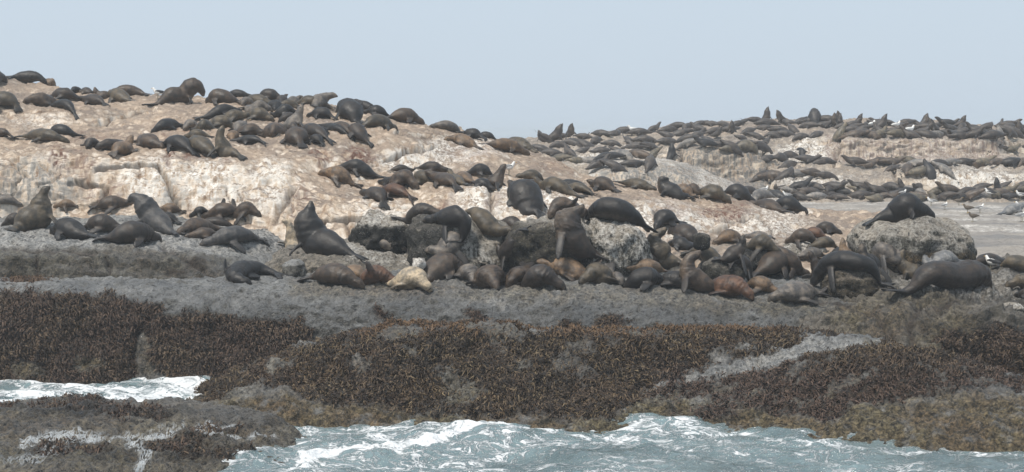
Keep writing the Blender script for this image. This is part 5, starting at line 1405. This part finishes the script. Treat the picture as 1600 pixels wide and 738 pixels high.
for o in PROTO.values(): bpy.data.objects.remove(o)

# ------------------------------------------------------------------ gulls
def gull_mesh(name, V, F):
    me = bpy.data.meshes.new(name); me.from_pydata(np.asarray(V).tolist(), [], F)
    me.polygons.foreach_set('use_smooth', np.ones(len(me.polygons), bool)); return me
def sweep(path, rad, k=10, flat=1.0):
    C = np.asarray(path, float); T, U, Sd = frames(C, (0, 0, 1))
    a = np.linspace(0, 2 * np.pi, k, endpoint=False)
    return tube([C[i] + np.outer(np.cos(a), Sd[i]) * rad[i] * flat + np.outer(np.sin(a), U[i]) * rad[i] for i in range(len(C))])
p = smooth_path([(-.20, 0, .235), (-.06, 0, .24), (.07, 0, .265), (.135, 0, .33), (.16, 0, .385), (.20, 0, .395)], 16)
GB_BODY = gull_mesh('body', *sweep(p, np.interp(np.linspace(0, 1, 16), [0, .15, .35, .55, .7, .82, .93, 1], [.02, .055, .085, .085, .055, .045, .04, .012])))
GB_BEAK = gull_mesh('beak', *sweep([(.19, 0, .392), (.225, 0, .388), (.25, 0, .375)], [.014, .012, .004], 6))
GB_LEG = [gull_mesh('leg', *(lambda a, b: (np.concatenate([a[0], b[0]]), a[1] + [tuple(j + len(a[0]) for j in f) for f in b[1]]))(
    sweep([(0, s * .035, .2), (.01, s * .035, .1), (0, s * .035, .01)], [.012, .008, .008], 6), sweep([(-.01, s * .035, .008), (.03, s * .035, .008), (.055, s * .035, .006)], [.01, .02, .012], 6, 1.6))) for s in (-1, 1)]
def wing(s):
    P = smooth_path([(.085, s * .055, .285), (.0, s * .085, .28), (-.12, s * .06, .262), (-.30, s * .015, .235)], 10)
    return gull_mesh('wing', *paddle(P[0], P[4] * 1.0 + np.array([0, s * .02, .01]), P[-1], np.array([0, 0, 1.0]), np.array([.03, .055, .05, .03, .006]), 0.014, 10))
GB_WING = [wing(-1), wing(1)]
def gull(px, py, yaw, size, wing_m, label, body_m=None):
    loc, nor = hit(px, py)
    if loc is None: return
    e = bpy.data.objects.new('gull', None); COL.objects.link(e)
    e.empty_display_size = 0.1
    e.location = loc; e.rotation_euler = (0, 0, yaw); e.scale = (size,) * 3
    tag(e, label, 'gull', 'gulls standing among the seals')
    for nm, me, m in [('body', GB_BODY, body_m or M_GW), ('beak', GB_BEAK, M_GY)] + [('wing', w, wing_m) for w in GB_WING] + [('leg', l, M_GL) for l in GB_LEG]:
        o = bpy.data.objects.new(nm, me); COL.objects.link(o); o.parent = e
        if not me.materials: me.materials.append(m)
        o.material_slots[0].link = 'OBJECT'; o.material_slots[0].material = m
PI = math.pi
gull(247, 155, PI, 1.25, M_GD, 'black-backed gull facing left on the skyline beside the hunched bull')
gull(795, 274, 0.2, 1.25, M_GG, 'white gull standing behind the upright seal on the hillside')
gull(1549, 424, PI - 0.9, 1.25, M_GD, 'large black-backed gull among the seals at the right edge')
gull(1229, 313, PI, 1.3, M_GG, 'white gull just right of the end of the ridge')
gull(1194, 305, 0.3, 1.3, M_GG, 'white gull behind the long brown seal on the ridge end')
gull(1411, 309, 0.5, 1.2, M_GG, 'white gull behind the top of the large boulder')
gull(1455, 322, PI, 1.2, M_GG, 'white gull just right of the head of the black furry seal')
gull(1476, 328, 0.6, 1.0, M_GG, 'small pale gull on the flat right of the boulder seal')
gull(1512, 334, PI, 1.25, M_GB, 'brown young gull on the wet flat', M_GB)
gull(1531, 333, 0.2, 1.15, M_GG, 'grey gull right of the brown young gull')
gull(1520, 347, PI + 0.2, 1.15, M_GB, 'brown gull nearest the boulder on the wet flat', M_GB)
gull(1498, 321, 0.1, 1.1, M_GB, 'brown gull farthest back on the wet flat', M_GB)
gull(1546, 310, PI - 0.3, 1.45, M_GD, 'white-headed gull in front of the far seals near the right edge')
gull(1594, 313, PI, 1.4, M_GG, 'gull at the right edge in front of the far seals')
gull(1594, 331, PI, 1.3, M_GG, 'gull at the right edge beside the young grey seal')
gull(1596, 347, 0.4, 1.3, M_GG, 'gull at the right edge, nearest to the viewer on the flat')
gull(1363, 203, 0.8, 1.6, M_GW, 'white gull on the far skyline, leftmost of three')
gull(1401, 204, 0.5, 1.6, M_GW, 'white gull on the far skyline, middle of three')
gull(1422, 212, 0.4, 1.7, M_GW, 'white gull standing above the far cliff, rightmost of three')
gull(988, 210, PI, 1.5, M_GW, 'white gull alone at the left part of the far skyline')
